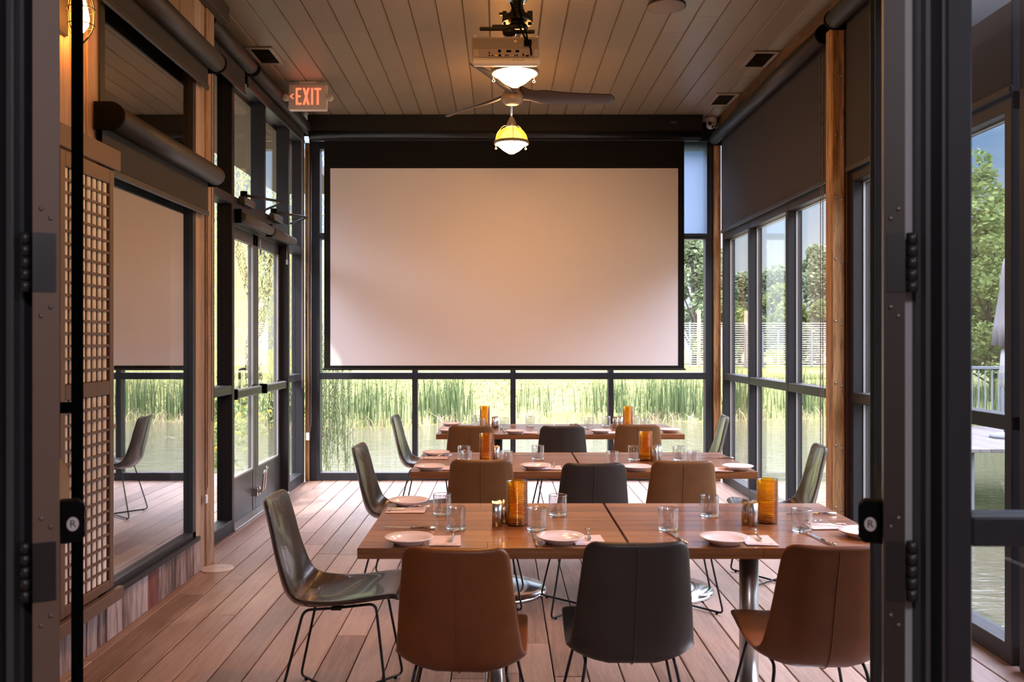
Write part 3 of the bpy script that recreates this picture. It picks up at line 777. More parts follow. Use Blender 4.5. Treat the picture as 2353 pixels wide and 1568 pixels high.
def mk_candle(t):
    pr = [(.041, .004)]; h = .004
    while h < .172: pr += [(.0418, h+.0008), (.0437, h+.003), (.0437, h+.004), (.0418, h+.0066)]; h += .0076
    pr += [(.0425, .179), (.0405, .179)]
    MB().lathe(pr, n=36, caps=False).build('sleeve', M['amber'], t)
    MB().lathe([(0, 0), (.041, 0), (.042, .004), (.0405, .008), (0, .008)], n=36).build('base', M['amber_cap'], t)
    MB().lathe([(0, .021), (.028, .021), (.028, .035), (0, .035)], n=20).build('candle', M['white'], t)
def crescent():
    pts = []
    for i in range(15):
        a = -.95+1.9*i/14; pts.append((.026*math.sin(a), -.026*math.cos(a)+.012))
    for i in range(11):
        a = .95-1.9*i/10; pts.append((.0255*math.sin(a)*.8, -.020*math.cos(a)+.028))
    return pts
def mk_shaker(t):
    p = crescent(); m = MB()
    m.prism(p, lambda u, v, k: (u, v, .001 if k == 0 else .092+(v+.014)*.30), True); m.build('body', M['steel'], t)
    c = MB()
    for i in range(3): c.lathe([(.0012, 0), (.0012, .0006)], (-.005+i*.005, -.004, .0955), 8)
    c.build('hole', M['black'], t)
def mk_fork(t):
    m = MB(); L = .19
    def zz(y): return .004+.012*math.exp(-((y-.035)/.03)**2)+(.006 if y > .075 else 0)*((y-.075)/.02)
    def strip(pts, th=.0016):
        n = len(pts); vs = []
        for (x, y, w) in pts:
            z = zz(y); vs += [(x-w, y, z), (x+w, y, z), (x+w, y, z+th), (x-w, y, z+th)]
        fs = [(i*4+k, i*4+(k+1) % 4, (i+1)*4+(k+1) % 4, (i+1)*4+k) for i in range(n-1) for k in range(4)]+[(0, 1, 2, 3), (n*4-4, n*4-1, n*4-2, n*4-3)]
        return vs, fs
    hd = MB(); hd.add(*strip([(0, -.095, .004), (0, -.088, .0075), (0, -.06, .0065), (0, -.02, .0035), (0, .02, .003), (0, .034, .0045)]), True); hd.build('handle', M['chrome'], t)
    tn = MB(); tn.add(*strip([(0, .034, .0045), (0, .044, .010), (0, .055, .0115)]), True)
    for i in range(4):
        x = -.0093+.0062*i; tn.add(*strip([(x, .055, .0022), (x, .075, .0018), (x*.95, .095, .001)]), True)
    tn.build('tines', M['chrome'], t)
def mk_knife(t):
    hd = MB(); hd.tube([(0, -.105, .006), (0, -.10, .006), (0, -.05, .006), (0, -.005, .005)], [.003, .0058, .0052, .004], 8); hd.build('handle', M['chrome'], t)
    bl = MB(); poly = [(-.005, -.005), (.005, -.005), (.008, .03), (.009, .08), (.004, .105), (-.006, .11)]
    bl.prism(poly, lambda u, v, k: (u, v, .004 if k == 0 else .0056)); bl.build('blade', M['chrome'], t)
def mk_napkin(t):
    m = MB(); nx, ny = 8, 10; a, b = .058, .085
    for k in (0, 1):
        z0 = .0008+.0022*k
        vs = [(-a+2*a*i/nx, -b+2*b*j/ny, z0+(.0012*math.sin(3.1*i/nx+2.2*j/ny+k) if k else 0)) for j in range(ny+1) for i in range(nx+1)]
        fs = [(j*(nx+1)+i, j*(nx+1)+i+1, (j+1)*(nx+1)+i+1, (j+1)*(nx+1)+i) for j in range(ny) for i in range(nx)]
        m.add(vs, fs, True)
    m.build('cloth', M['napkin'], t, fix=False)
    pr = MB()
    for i in range(13):
        x = -.042+.0066*i
        if i in (9,): continue
        pr.box(x, x+.0035, -.072, -.0665, .0042, .0046)
    pr.build('printed_line', M['print'], t)
def P3(px, py): return tuple(onz(px, py, ZT))
FRN, MID, BCK = 'front table', 'middle table', 'back table'
G = lambda k, w: f'{k} on the {w}'
tum = [ # px, py of the foot, label
 (1016,1183,FRN,'clear tumbler on the front table, rear one of the overlapping pair at its door end'),
 (1048,1217,FRN,'clear tumbler on the front table with fork tines against it, front one of a pair'),
 (1233,1219,FRN,'clear tumbler touching the front table\'s first amber candle holder'),
 (1282,1185,FRN,'clear tumbler at the front table\'s rear edge, behind the middle plate'),
 (1535,1219,FRN,'clear tumbler on the front table just past the seam, a knife at its foot'),
 (1630.5,1187.5,FRN,'clear tumbler on the front table below the tan chair, before the steel shakers'),
 (1842,1222,FRN,'clear tumbler on the front table past the second amber candle holder, by the window end'),
 (1066,1058,MID,'clear tumbler on the middle table, rear one of the overlapping pair at the door end'),
 (1071,1071,MID,'clear tumbler on the middle table, front one of the overlapping pair at the door end'),
 (1163,1071,MID,'clear tumbler on the middle table showing above the corner of the brown chair'),
 (1236,1057,MID,'clear tumbler on the middle table standing alone before the charcoal chair of the row behind'),
 (1407,1072,MID,'clear tumbler on the middle table above the charcoal chair\'s top edge'),
 (1457,1058,MID,'clear tumbler half behind the middle table\'s second amber candle holder'),
 (1560.7,1059,MID,'clear tumbler on the middle table, taller-looking of the two beyond the shakers'),
 (1594.5,1071,MID,'clear tumbler on the middle table above the tan chair, nearest the window-side plate'),
 (1092,978,BCK,'clear tumbler on the back table partly behind the first amber candle holder'),
 (1105,986,BCK,'clear tumbler in front of the back table\'s first amber candle holder'),
 (1159,984.5,BCK,'clear tumbler on the back table just past the first steel shakers'),
 (1218,980,BCK,'clear tumbler on the back table standing alone above a fork'),
 (1352.7,984.5,BCK,'clear tumbler on the back table beside the charcoal chair\'s top corner'),
 (1392.5,980,BCK,'clear tumbler on the back table before the second pair of steel shakers'),
 (1458,979,BCK,'clear tumbler tucked behind the back table\'s second amber candle holder'),
 (1482,986,BCK,'clear tumbler on the back table above the tan chair, beyond the second candle holder')]
for px, py, w, lab in tum: place('tumbler', mk_tumbler, lab, 'glass', P3(px, py), random.uniform(0, 1), G('tumblers', w))
pla = [(939,1161,FRN,'pale pink plate at the rear door-side corner of the front table'),
 (939.6,1249,FRN,'pale pink plate at the near door-side corner of the front table'),
 (1288,1247,FRN,'pale pink plate in the middle of the front table\'s near edge, by the near-black chair'),
 (1665,1249,FRN,'pale pink plate on the front table beyond the near-black chair, with a fork beside it'),
 (1983,1234,FRN,'pale pink plate cut off by the open glass door\'s latch'),
 (1002,1047,MID,'pink plate at the rear door-side corner of the middle table'),
 (987,1080,MID,'pink plate at the near door-side corner of the middle table'),
 (1230.5,1078,MID,'pink plate on the middle table between the brown and charcoal chairs'),
 (1462,1081,MID,'pink plate on the middle table between the charcoal and tan chairs'),
 (1695,1080,MID,'pink plate at the window end of the middle table'),
 (1037,979,BCK,'small-looking pink plate at the rear door-side corner of the back table'),
 (1030,994,BCK,'pink plate at the near door-side corner of the back table, behind the brown chair'),
 (1183.5,996.5,BCK,'pink plate on the back table between its first two chairs'),
 (1380,995.5,BCK,'pink plate on the back table between the charcoal and tan chairs'),
 (1539.5,993.5,BCK,'pink plate at the window end of the back table')]
for px, py, w, lab in pla: place('plate', mk_plate, lab, 'plate', P3(px, py), 0, G('plates', w))
for px, py, w, lab in [(1188,1206,FRN,'tall ribbed amber candle holder on the front table, the one between shakers and a tumbler'),
 (1763,1201,FRN,'tall ribbed amber candle holder on the front table\'s window half'),
 (1118,1063,MID,'ribbed amber candle holder on the middle table, above the brown chair'),
 (1483.6,1058,MID,'ribbed amber candle holder on the middle table between charcoal and tan chairs'),
 (1114,981,BCK,'ribbed amber candle holder on the back table above the row\'s first brown chair'),
 (1442.5,982,BCK,'ribbed amber candle holder on the back table in front of the window-side mullion')]:
    place('candle_holder', mk_candle, lab, 'candle holder', P3(px, py), 0, 'amber candle holders')
for px, py, rz, w, lab in [(1142,1209.5,.25,FRN,'crescent steel shaker, nearer one of the pair by the front table\'s first candle holder'),
 (1153,1204,PI+.35,FRN,'crescent steel shaker, farther one of the pair by the front table\'s first candle holder'),
 (1716,1205,-.5,FRN,'crescent steel shaker, flatter-lit one of the pair on the front table\'s window half'),
 (1732,1209,.5,FRN,'crescent steel shaker touching the front table\'s second candle holder'),
 (1141,1062,.6,MID,'crescent steel shaker behind the middle table\'s first candle holder'),
 (1504,1062,-.9,MID,'orange-lit steel shaker touching the middle table\'s second candle holder'),
 (1514,1060,.5,MID,'bright steel shaker beside the middle table\'s second candle holder, farther from it'),
 (1135,985,.3,BCK,'crescent steel shaker closest to the back table\'s first candle holder'),
 (1141,984,.9,BCK,'brighter steel shaker beside the back table\'s first candle holder'),
 (1414,985,-.3,BCK,'crescent steel shaker of the back table\'s second pair, beside the tumbler'),
 (1426,984,.3,BCK,'crescent steel shaker of the back table\'s second pair, beside the candle holder')]:
    place('salt_shaker', mk_shaker, lab, 'shaker', P3(px, py), rz, 'crescent shakers')
def nap(px, py, rz, w, lab): place('napkin', mk_napkin, lab, 'napkin', P3(px, py), math.radians(rz), 'pink napkins')
nap(933,1174,-90,FRN,'folded pink napkin under a fork at the rear door-side corner of the front table')
nap(1023,1244,3,FRN,'folded pink napkin with a printed line beside the front table\'s near corner plate')
nap(1352,1243,3,FRN,'folded pink napkin half under the fork, beside the front table\'s middle plate')
nap(1741,1243,-3,FRN,'folded pink napkin on the front table between the window-half plate and the russet chair')
nap(1905,1211,92,FRN,'folded pink napkin at the window end of the front table, a fork across it')
nap(998,1053,-90,MID,'folded pink napkin under a fork at the rear door-side corner of the middle table')
nap(1038,1077,3,MID,'folded pink napkin on the middle table tucked behind the brown chair')
nap(1267,1076,0,MID,'folded pink napkin below the upright fork tines on the middle table')
nap(1655,1080,0,MID,'folded pink napkin beside the window-end plate of the middle table')
nap(1218,995,0,BCK,'folded pink napkin below a fork on the back table')
nap(1413,995,0,BCK,'folded pink napkin beside the tan chair on the back table')
nap(1030,983,90,BCK,'folded pink napkin between the two door-side plates of the back table')
def uten(kind, mk, tail, tip, lab, z=ZT, cat=None):
    a, b = onz(*tail, z), onz(*tip, z); c = (a+b)/2; d = b-a
    place(kind, mk, lab, kind, tuple(c), math.atan2(-d.x, d.y), kind+'s')
ZN = ZT+.0045
uten('fork', mk_fork, (884,1174), (992,1168), 'fork lying across the napkin at the front table\'s rear door-side corner', ZN)
uten('fork', mk_fork, (1031,1252), (1053,1216), 'fork on the printed napkin, tines against a tumbler on the front table', ZN)
uten('fork', mk_fork, (1358,1250), (1345,1213), 'fork with upright tines beside the front table\'s middle plate', ZN)
uten('fork', mk_fork, (1756,1252), (1722,1214), 'fork on the napkin near the front table\'s window-half shakers', ZN)
uten('fork', mk_fork, (1944,1210), (1874,1204), 'fork across the napkin at the window end of the front table', ZN)
uten('fork', mk_fork, (967,1054), (1044,1049), 'fork across the napkin at the middle table\'s door end', ZN)
uten('fork', mk_fork, (1276,1080), (1269,1061), 'fork with its tines up beside the middle table\'s plate', ZN)
uten('fork', mk_fork, (1227,996), (1221,984), 'fork beside a plate on the back table', ZN)
uten('knife', mk_knife, (1010,1218), (872,1214), 'knife with its dark blade along the front table\'s door-side end')
uten('knife', mk_knife, (1234,1257), (1226,1229), 'knife between the amber candle holder and the front table\'s middle plate')
uten('knife', mk_knife, (1576,1251), (1539,1226), 'knife at the foot of the tumbler past the front table\'s seam')
uten('knife', mk_knife, (1917,1256), (1857,1229), 'knife pointing at the tumbler near the front table\'s window end')
uten('knife', mk_knife, (1931,1184), (1800,1183), 'knife along the rear edge of the front table, window end')
uten('knife', mk_knife, (1674,1055), (1620,1054), 'knife lying along the window end of the middle table')
uten('knife', mk_knife, (1328,977), (1282,977), 'knife lying along the rear edge of the back table')
uten('knife', mk_knife, (1160,997), (1156,985), 'knife beside the plate on the back table\'s door half')

# ================================================================== CEILING THINGS
def make_pendant(Y, label, energy=None):
    X, zr = .085, 3.19
    t = thing('pendant_lamp', label, 'lamp', (X, Y, zr), 0, 'pendant lamps')
    MB().lathe([(.136, -.004), (.120, -.020), (.075, -.060), (.022, -.092), (0, -.096)], n=40).build('lens', M['cone'], t)
    MB().lathe([(.140, .008), (.139, .035), (.128, .068), (.105, .100), (.075, .122), (.048, .135)], n=80, caps=False, fl=1, fd=.03).build('glass_dome', M['dome'], t)
    MB().lathe([(.135, -.012), (.150, -.012), (.152, 0), (.150, .012), (.135, .012), (.135, -.012)], n=48, caps=False).build('ring', M['fanhub'], t)
    MB().lathe([(.050, .130), (.052, .150), (.040, .165), (.034, .185), (.020, .215), (.010, .225)], n=24).build('cap', M['steel'], t)
    MB().lathe([(.0085, .22), (.0085, ZC-zr-.02)], n=12).build('stem', M['chrome'], t)
    MB().lathe([(.055, ZC-zr-.03), (.06, ZC-zr)], n=24).build('canopy', M['steel'], t)
    for k in range(3):
        a = .6+k*2*PI/3; c, s = math.cos(a), math.sin(a)
        m = MB(); m.tube([(c*.04, s*.04, .16), (c*.085, s*.085, .155), (c*.148, s*.148, .09), (c*.156, s*.156, .0), (c*.150, s*.150, -.028)], .0028, 6, .03)
        m.tube([(c*.150+.008*math.cos(b), s*.150, -.034+.008*math.sin(b)) for b in [i*PI/5 for i in range(10)]], .002, 6, closed=True)
        m.build('guard', M['alu'], t)
    return t
PD = make_pendant(5.60, 'larger-looking glowing pendant lamp right behind the projector')
dup(PD, (.088, 7.65, 3.20), 0, 'glowing pendant lamp hanging in front of the top of the projection screen')
dup(PD, (.085, 3.45, 3.19), 0, 'glowing pendant lamp above the front table, nearest the entrance')
# fan
HX, HY, HZ = .082, 6.70, 3.35
fan = thing('ceiling_fan', 'three-bladed dark wooden ceiling fan between the two pendant lamps', 'fan', (HX, HY, HZ))
MB().lathe([(.060, -.062), (.078, -.050), (.088, -.030), (.080, .0), (.060, .03), (.035, .05), (.02, .06)], n=32).build('hub', M['fanhub'], fan)
MB().lathe([(0, -.066), (.060, -.066), (.063, -.062), (.060, -.058)], n=32).build('hub_cap', M['fanhub'], fan)
MB().lathe([(.014, .05), (.014, ZC-HZ-.05)], n=12).build('downrod', M['fanhub'], fan)
MB().lathe([(.05, ZC-HZ-.07), (.07, ZC-HZ)], n=24).build('canopy', M['fanhub'], fan)
for ang in (8, 130, 250):
    a = math.radians(ang); u = Vector((math.cos(a), math.sin(a), 0)); v = Vector((-u.y, u.x, 0)); Z = Vector((0, 0, 1))
    m = MB(); n = 22; nc = 12; vs = []
    for i in range(n+1):
        q = i/n; r = .05+.74*q
        w = .034+.040*math.exp(-((q-.0)/.10)**2)+.050*min(1, q/.25)**1.5 - .012*q
        if q > .93: w *= math.sqrt(max(.05, 1-((q-.93)/.07)**2*.8))
        tw = -math.radians(38-12*min(1, q/.6)); zc = -.01+.03*math.exp(-q/.12)-.0*q; th = .012*(1-.6*q)
        off = .028*math.sin(q*PI*.9)
        for k in range(nc):
            b = 2*PI*k/nc; cx_, cz = w*math.cos(b), th*math.sin(b)+.010*(math.cos(b)**2)
            vs.append(u*r+v*(off+cx_*math.cos(tw)-cz*math.sin(tw))+Z*(zc+cx_*math.sin(tw)*.8+cz*math.cos(tw)))
    fs = [(i*nc+k, i*nc+(k+1) % nc, (i+1)*nc+(k+1) % nc, (i+1)*nc+k) for i in range(n) for k in range(nc)]
    m.add(vs, fs, True); m.add(vs, [tuple(range(nc-1, -1, -1)), tuple(range(n*nc, n*nc+nc))])
    m.build('blade', M['fanblade'], fan)
# projector, upside down below its mount
pj = thing('projector', 'upside-down projector with its port panel, hanging under the ceiling', 'projector', (.024, 4.90, 3.015))
pj.rotation_euler = (math.radians(16), 0, 0)
w = .19
MB().box(-w, w, 0, .30, 0, .042, .012).build('lid', M['white'], pj)
body = MB().box(-w+.004, w-.004, .006, .29, .042, .150, .008).build('body', M['grey_proj'], pj)
g = MB()
for i in range(9): g.box(-w+.012, w-.012, .0035, .008, .088+i*.0062, .0905+i*.0062)
g.build('vent_slit', P('vent_shadow', (.14, .11, .09), .7), body)
pp = MB().box(-.145, .155, .001, .008, .046, .092, .002).build('port_panel', P('port_panel_grey', (.30, .24, .22), .5), pj)
po = MB()
for x in (-.090, -.072): po.lathe([(.0045, 0), (.0045, .003)], (x, .0, .054), 10, 'y')
po.lathe([(.0045, 0), (.0045, .003)], (-.090, .0, .068), 10, 'y'); po.lathe([(.007, 0), (.007, .003)], (-.032, 0, .055), 12, 'y')
for x0, x1, z0, z1 in ((-.042, -.026, .070, .085), (.004, .030, .071, .083), (.054, .074, .071, .083), (.093, .100, .05, .066), (.110, .128, .049, .057)): po.box(x0, x1, -.001, .003, z0, z1)
po.build('socket', M['black'], pp)
po = MB()
for x in (-.012, .040): po.box(x+.006, x+.03, -.002, .003, .050, .060); 
po.build('video_socket', P('vga_blue', (.05, .06, .16), .5), pp)
po = MB(); po.lathe([(.006, 0), (.006, .003)], (-.053, 0, .055), 12, 'y')
for x in (-.012, .040):
    for d in (.002, .034): po.lathe([(.0035, 0), (.0035, .003)], (x+d, -.001, .055), 8, 'y')
po.build('gold_socket', P('brass', (.7, .42, .08), .35, .8), pp)
lg = MB()
for x in (.038, .060, .082): lg.box(x, x+.016, -.0012, .001, .028, .032)
lg.build('lid_mark', P('grey_print', (.30, .28, .28), .6), pj)
MB().box(.045, .062, -.001, .008, .124, .134).build('lock_slot', M['white'], pj)
MB().lathe([(.012, .150), (.010, .158), (.006, .162)], (-w+.02, .02, 0), 12).build('foot', M['white'], pj)
MB().lathe([(.012, .150), (.010, .158), (.006, .162)], (w-.02, .02, 0), 12).build('foot', M['white'], pj)
pj_ = pj; pj = thing('projector_mount', 'black jointed ceiling mount with arms above the projector', 'mount', (.024, 4.90, 3.04))
mt = MB(); mx_, my = .068, .15
mt.lathe([(.020, .40), (.020, ZC-3.04-.001)], (mx_, my, 0), 16)
for k in range(4): mt.lathe([(.030, .345+k*.014), (.036, .350+k*.014), (.030, .356+k*.014)], (mx_, my, 0), 20)
mt.lathe([(.034, .25), (.040, .262), (.042, .33), (.036, .345)], (mx_, my, 0), 20)
mt.lathe([(.085, .262), (.088, .275), (.085, .300), (.06, .305)], (mx_, my, 0), 28)
mt.box(mx_-.085, mx_-.062, my-.03, my+.03, .262, .325, .004); mt.box(mx_+.055, mx_+.085, my-.03, my+.03, .262, .325, .004)
mt.box(mx_-.105, mx_-.08, my-.012, my+.012, .308, .322, .003)
mt.lathe([(.050, .222), (.062, .235), (.052, .252), (.05, .25)], (mx_, my, 0), 24)
mt.build('mount', M['blackmetal'], pj)
for (x0, x1, y, z) in ((-.075, .09, .06, .215), (-.145, .04, .03, .192), (.02, .165, .10, .200)):
    MB().box(x0, x1, y, y+.02, z-.008, z+.010, .003).build('mount_arm', M['blackmetal'], pj)
MB().lathe([(.035, .165), (.04, .185), (.02, .20)], (.02, .05, 0), 14).build('mount_knob', M['blackmetal'], pj)
MB().lathe([(.040, .395), (.055, .41), (.095, .50), (.098, .505), (.05, .43)], (mx_, my+.05, 0), 32).build('silver_collar', M['alu'], pj)
pj = pj_
MB().tube([(mx_-.04, .08, .335), (mx_-.03, .03, .30), (.09, -.02, .17), (.135, -.03, .10), (.140, -.012, .062), (.140, .002, .058)], .0055, 8, .05).build('video_cable', M['black'], pj)
MB().tube([(mx_+.01, .10, .36), (mx_+.005, .04, .30), (.105, .0, .19), (.115, -.008, .16), (.118, .004, .135)], .005, 8, .05).build('power_cable', M['black'], pj)
MB().box(.100, .142, -.018, .006, .105, .137, .003).build('plug', M['black'], pj)
# speaker, vents
sp = thing('ceiling_speaker', 'round flat ceiling speaker with a plain mesh face', 'speaker', (1.125, 6.05, ZC))
MB().lathe([(0, -.060), (.122, -.060), (.126, -.057), (.122, -.055)], n=48).build('grille_face', P('speaker_mesh', (.25, .21, .19), .7), sp)
MB().lathe([(.122, -.057), (.131, -.058), (.131, -.045), (.118, -.043)], n=48).build('rim', M['blackmetal'], sp)
MB().lathe([(.10, -.045), (.105, 0)], n=32).build('can', M['blackmetal'], sp)
def vent(label, x0, x1, y0, y1):
    v = thing('ceiling_vent', label, 'vent', ((x0+x1)/2, (y0+y1)/2, ZC), 0, 'ceiling air vents'); z = ZC
    m = MB(); b = .035
    for a in ((x0, x1, y0, y0+b), (x0, x1, y1-b, y1), (x0, x0+b, y0+b, y1-b), (x1-b, x1, y0+b, y1-b)): m.box(*a, z-.014, z-.001, .004)
    m.build('frame', M['ventframe'], v, True)
    m = MB(); n = 12
    for i in range(n):
        y = y0+b+(y1-y0-2*b)*(i+.5)/n; m.obox((0, y, z-.008), (1, 0, 0), (0, .8, .6), (0, -.6, .8), x0+b, x1-b, -.009, .009, -.001, .001)
    m.build('louvre', M['louvre'], v, True)
    MB().box(x0+b, x1-b, y0+b, y1-b, z-.002, z-.0005).build('duct', M['black'], v, True)
M['louvre'] = P('vent_louvre', (.06, .05, .042), .5)
M['ventframe'] = P('vent_frame', (.30, .26, .22), .35)
vent('ceiling vent next to the exit sign, near the roller shades over the doors', -2.04, -1.82, 7.04, 7.47)
vent('ceiling vent over the window wall, the one closer to the timber post', 2.03, 2.25, 7.14, 7.57)
vent('ceiling vent over the window wall, the one closer to the security camera', 2.03, 2.25, 8.36, 8.78)
# exit sign
ex = thing('exit_sign', 'lit EXIT sign with red letters, an arrow and two lamp heads on the ceiling', 'sign', (-1.74, 8.0, ZC))
MB().box(-.172, .172, -.03, .03, -.262, -.030, .006).build('housing', M['exit_face'], ex)
MB().box(-.08, .08, -.025, .025, -.030, 0, .004).build('mount', M['exit_face'], ex)
def letters():
    m = MB(); y0, y1 = -.0325, -.0295; z0, z1 = -.215, -.065; t = .017
    def b(x0, x1, a, c): m.box(x0, x1, y0, y1, a, c)
    X = -.105
    b(X, X+t, z0, z1); b(X+t, X+.05, z1-t, z1); b(X+t, X+.042, (z0+z1)/2-t/2, (z0+z1)/2+t/2); b(X+t, X+.05, z0, z0+t)
    X = -.043; w_ = .062
    for s in (0, 1):
        p = [(X, z0), (X+t*1.15, z0), (X+w_, z1), (X+w_-t*1.15, z1)]
        if s: p = [(X, z1), (X+t*1.15, z1), (X+w_, z0), (X+w_-t*1.15, z0)]
        yy = .0002*s
        m.prism(p, lambda u, v, k: (u, (y0-yy) if k == 0 else y1, v))
    X = .033; b(X, X+t, z0, z1)
    X = .062; b(X, X+.06, z1-t, z1); b(X+.03-t/2, X+.03+t/2, z0, z1-t)
    return m
letters().build('letters', M['exit_red'], ex)
ar = MB(); zc = -.14
for s in (1, -1):
    ar.prism([(-.158, zc), (-.145, zc), (-.122, zc+s*.022), (-.136, zc+s*.022)], lambda u, v, k: (u, -.0325 if k == 0 else -.0295, v))
ar.build('arrow', M['exit_red'], ex)
for s in (-1, 1):
    h = MB().lathe([(.018, .02), (.030, .0), (.033, -.025), (.030, -.032)], (s*.198, 0, -.148), 20, 'y').build('lamp_head', M['white'], ex)
    MB().lathe([(0, -.036), (.020, -.036), (.029, -.031)], (s*.198, 0, -.148), 20, 'y').build('lens', P('clear_lens', (.6, .57, .55), .15), h)
# security camera
sc = thing('security_camera', 'white dome security camera in the ceiling corner', 'camera', (2.20, 9.30, ZC))
MB().lathe([(.058, 0), (.060, -.015), (.052, -.06), (.04, -.075)], n=28).build('base', M['white'], sc)
ey = MB().sphere((-.012, -.02, -.080), .046, 20).build('eyeball', M['white'], sc)
m = MB(); m.lathe([(.016, 0), (.016, -.006)], (-.028, -.060, -.078), 16, 'y'); m.build('lens', M['black'], ey)
m = MB(); m.lathe([(.011, 0), (.011, -.006)], (-.002, -.056, -.105), 14, 'y'); m.build('infrared_window', M['black'], ey)
MB().tube([(-.05, 0, -.03), (-.11, 0, -.05), (-.15, 0, -.06)], .004, 6).build('cable', M['white'], sc)

# ================================================================== SCREEN AND SHADES
YS = 9.25
ps = thing('projection_screen', 'large white pull-down projection screen with a black border across the end wall', 'screen', (.03, YS, 1.19))
MB().box(-1.782, 1.841, YS-.002, YS+.002, 1.235, 3.291).build('screen_surface', M['screen'], ps, True)
m = MB(); m.box(-1.846, -1.782, YS-.003, YS+.003, 1.20, 3.58); m.box(1.841, 1.905, YS-.003, YS+.003, 1.20, 3.58)
m.box(-1.782, 1.841, YS-.003, YS+.003, 3.291, 3.58); m.box(-1.782, 1.841, YS-.003, YS+.003, 1.20, 1.235); m.build('black_border', M['blackcloth'] if 'blackcloth' in M else M['black'], ps, True)
MB().box(-1.862, 1.92, YS-.012, YS+.012, 1.186, 1.206, .003).build('weight_bar', M['blackmetal'], ps, True)
cs = MB(); cs.box(-2.0, 2.08, YS-.09, YS+.07, 3.655, 3.828, .004); cs.lathe([(.052, 0), (.052, 4.06)], (-1.99, YS-.045, 3.635), 28, 'x'); cs.box(-1.98, 2.06, YS-.03, YS+.03, 3.575, 3.60, .004)
cs.build('case', M['casing'], ps, True)
MB().box(1.75, 1.81, YS-.0925, YS-.089, 3.735, 3.76).build('maker_plate', P('violet_plate', (.06, .05, .16), .5), ps, True)
def rshade(name_label, axis_x, axis_z, y0, y1, fx, zbot, group, R=.06, chain=None, mat='fabric', box=False):
    t = thing('roller_shade', name_label, 'shade', (axis_x, (y0+y1)/2, zbot), 0, group)
    MB().lathe([(R, 0), (R, y1-y0-.04)], (axis_x, y0+.02, axis_z), 28, 'y').build('roller', M['fabric_case'], t, True)
    for y in (y0, y1-.02):
        sx = math.copysign(1, fx-axis_x) if abs(fx-axis_x) > .01 else math.copysign(1, axis_x); q = R+.005
        pl = [(axis_x+sx*(abs(axis_x-fx)+.028), axis_z-q), (axis_x+sx*(abs(axis_x-fx)+.028), axis_z+q)]+[(axis_x-sx*q*math.sin(b_), axis_z+q*math.cos(b_)) for b_ in [PI*i/14 for i in range(15)]]
        m = MB(); m.prism(pl, lambda u, v, k: (u, y if k == 0 else y+.02, v)); m.build('bracket', M['black'], t, True)
    MB().box(fx-.001, fx+.001, y0+.03, y1-.03, zbot, axis_z).build('fabric', M[mat], t, True)
    MB().box(fx-.009, fx+.009, y0+.03, y1-.03, zbot-.035, zbot, .004).build('bottom_bar', M['fabric_case'], t, True)
    if chain:
        cx_, cy_, zlo = chain; ct = MB()
        for dy in (0, .045):
            z = zlo+.03
            while z < axis_z-.02: ct.sphere((cx_, cy_+dy, z), .005, 6); z += .0105
            ct.tube([(cx_, cy_+dy, zlo+.03), (cx_, cy_+dy, axis_z)], .0012, 5)
        ct.tube([(cx_, cy_+.0225+.0225*math.cos(a), zlo+.03+.0225*math.sin(a)) for a in [PI+PI*i/8 for i in range(9)]], .003, 6)
        ct.build('bead_chain', M['steel_dim'], t, True)
    return t
RS = 'dark roller shades'
rshade('big roller shade across the middle of the boarded wall\'s window', XC+.085, 2.575, 4.24, 5.84, XC+.035, 2.345, RS, .062, (XC+.03, 5.77, .52))
rshade('roller shade near the ceiling over the boarded wall\'s window', XC+.085, 3.32, 4.24, 5.84, XC+.035, 3.17, RS, .062, (XC+.03, 5.90, .95))
rshade('short roller shade under the ceiling behind the boarded wall\'s end post', XL+.075, 3.70, 6.06, 7.16, XL+.03, 3.50, RS, .058)
rshade('long rolled-up roller shade over the glass double doors', XL+.075, 3.70, 7.18, 9.30, XL+.03, 3.585, RS, .058, (XL+.045, 9.1, 1.0))
rshade('big roller shade pulled half down over the window wall, from the post to the corner', XR-.105, 3.62, 6.14, 9.36, XR-.03, 2.655, RS, .062, (XR-.085, 6.24, .62))
rshade('roller shade half down at the window between timber post and open door', XR-.105, 3.66, 4.0, 5.99, XR-.03, 2.66, RS, .062)
rshade('roller shade on the window beside the entrance, seen through the door glass', XR-.105, 3.66, 1.9, 3.98, XR-.03, 2.62, RS, .062)
ws = thing('solar_shade', 'translucent blue open-weave shade in the upper corner window beside the screen', 'shade', (1.70, YB-.04, 2.63))
MB().box(1.20, 2.185, YB-.041, YB-.039, 2.63, 3.60).build('fabric', M['weave'], ws, True)
MB().box(1.20, 2.185, YB-.048, YB-.032, 2.61, 2.632, .003).build('bottom_bar', M['fabric_case'], ws, True)
MB().lathe([(.03, 0), (.03, .985)], (1.20, YB-.05, 3.62), 16, 'x').build('roller', M['fabric_case'], ws, True)
for lab, y0, y1 in (('short grey rolled door blind on the nearer door\'s head', 6.97, 7.85), ('short grey rolled door blind on the farther door\'s head', 7.90, 8.72)):
    t = thing('door_blind', lab, 'blind', (XL+.04, y0, 2.46), 0, 'rolled door blinds')
    MB().lathe([(.040, 0), (.040, y1-y0)], (XL+.045, y0, 2.47), 20, 'y').build('roll', P('grey_roll', (.075, .07, .068), .6), t, True)
    MB().box(XL, XL+.05, y0-.012, y0+.012, 2.42, 2.53).build('bracket', M['black'], t, True)
    m = MB(); yc = y0+.55; m.tube([(XL+.05, yc, 2.44), (XL+.05, yc, 2.27)], .0018, 5); m.box(XL+.042, XL+.058, yc-.008, yc+.008, 2.22, 2.27, .003); m.build('pull_cord', M['steel'], t, True)
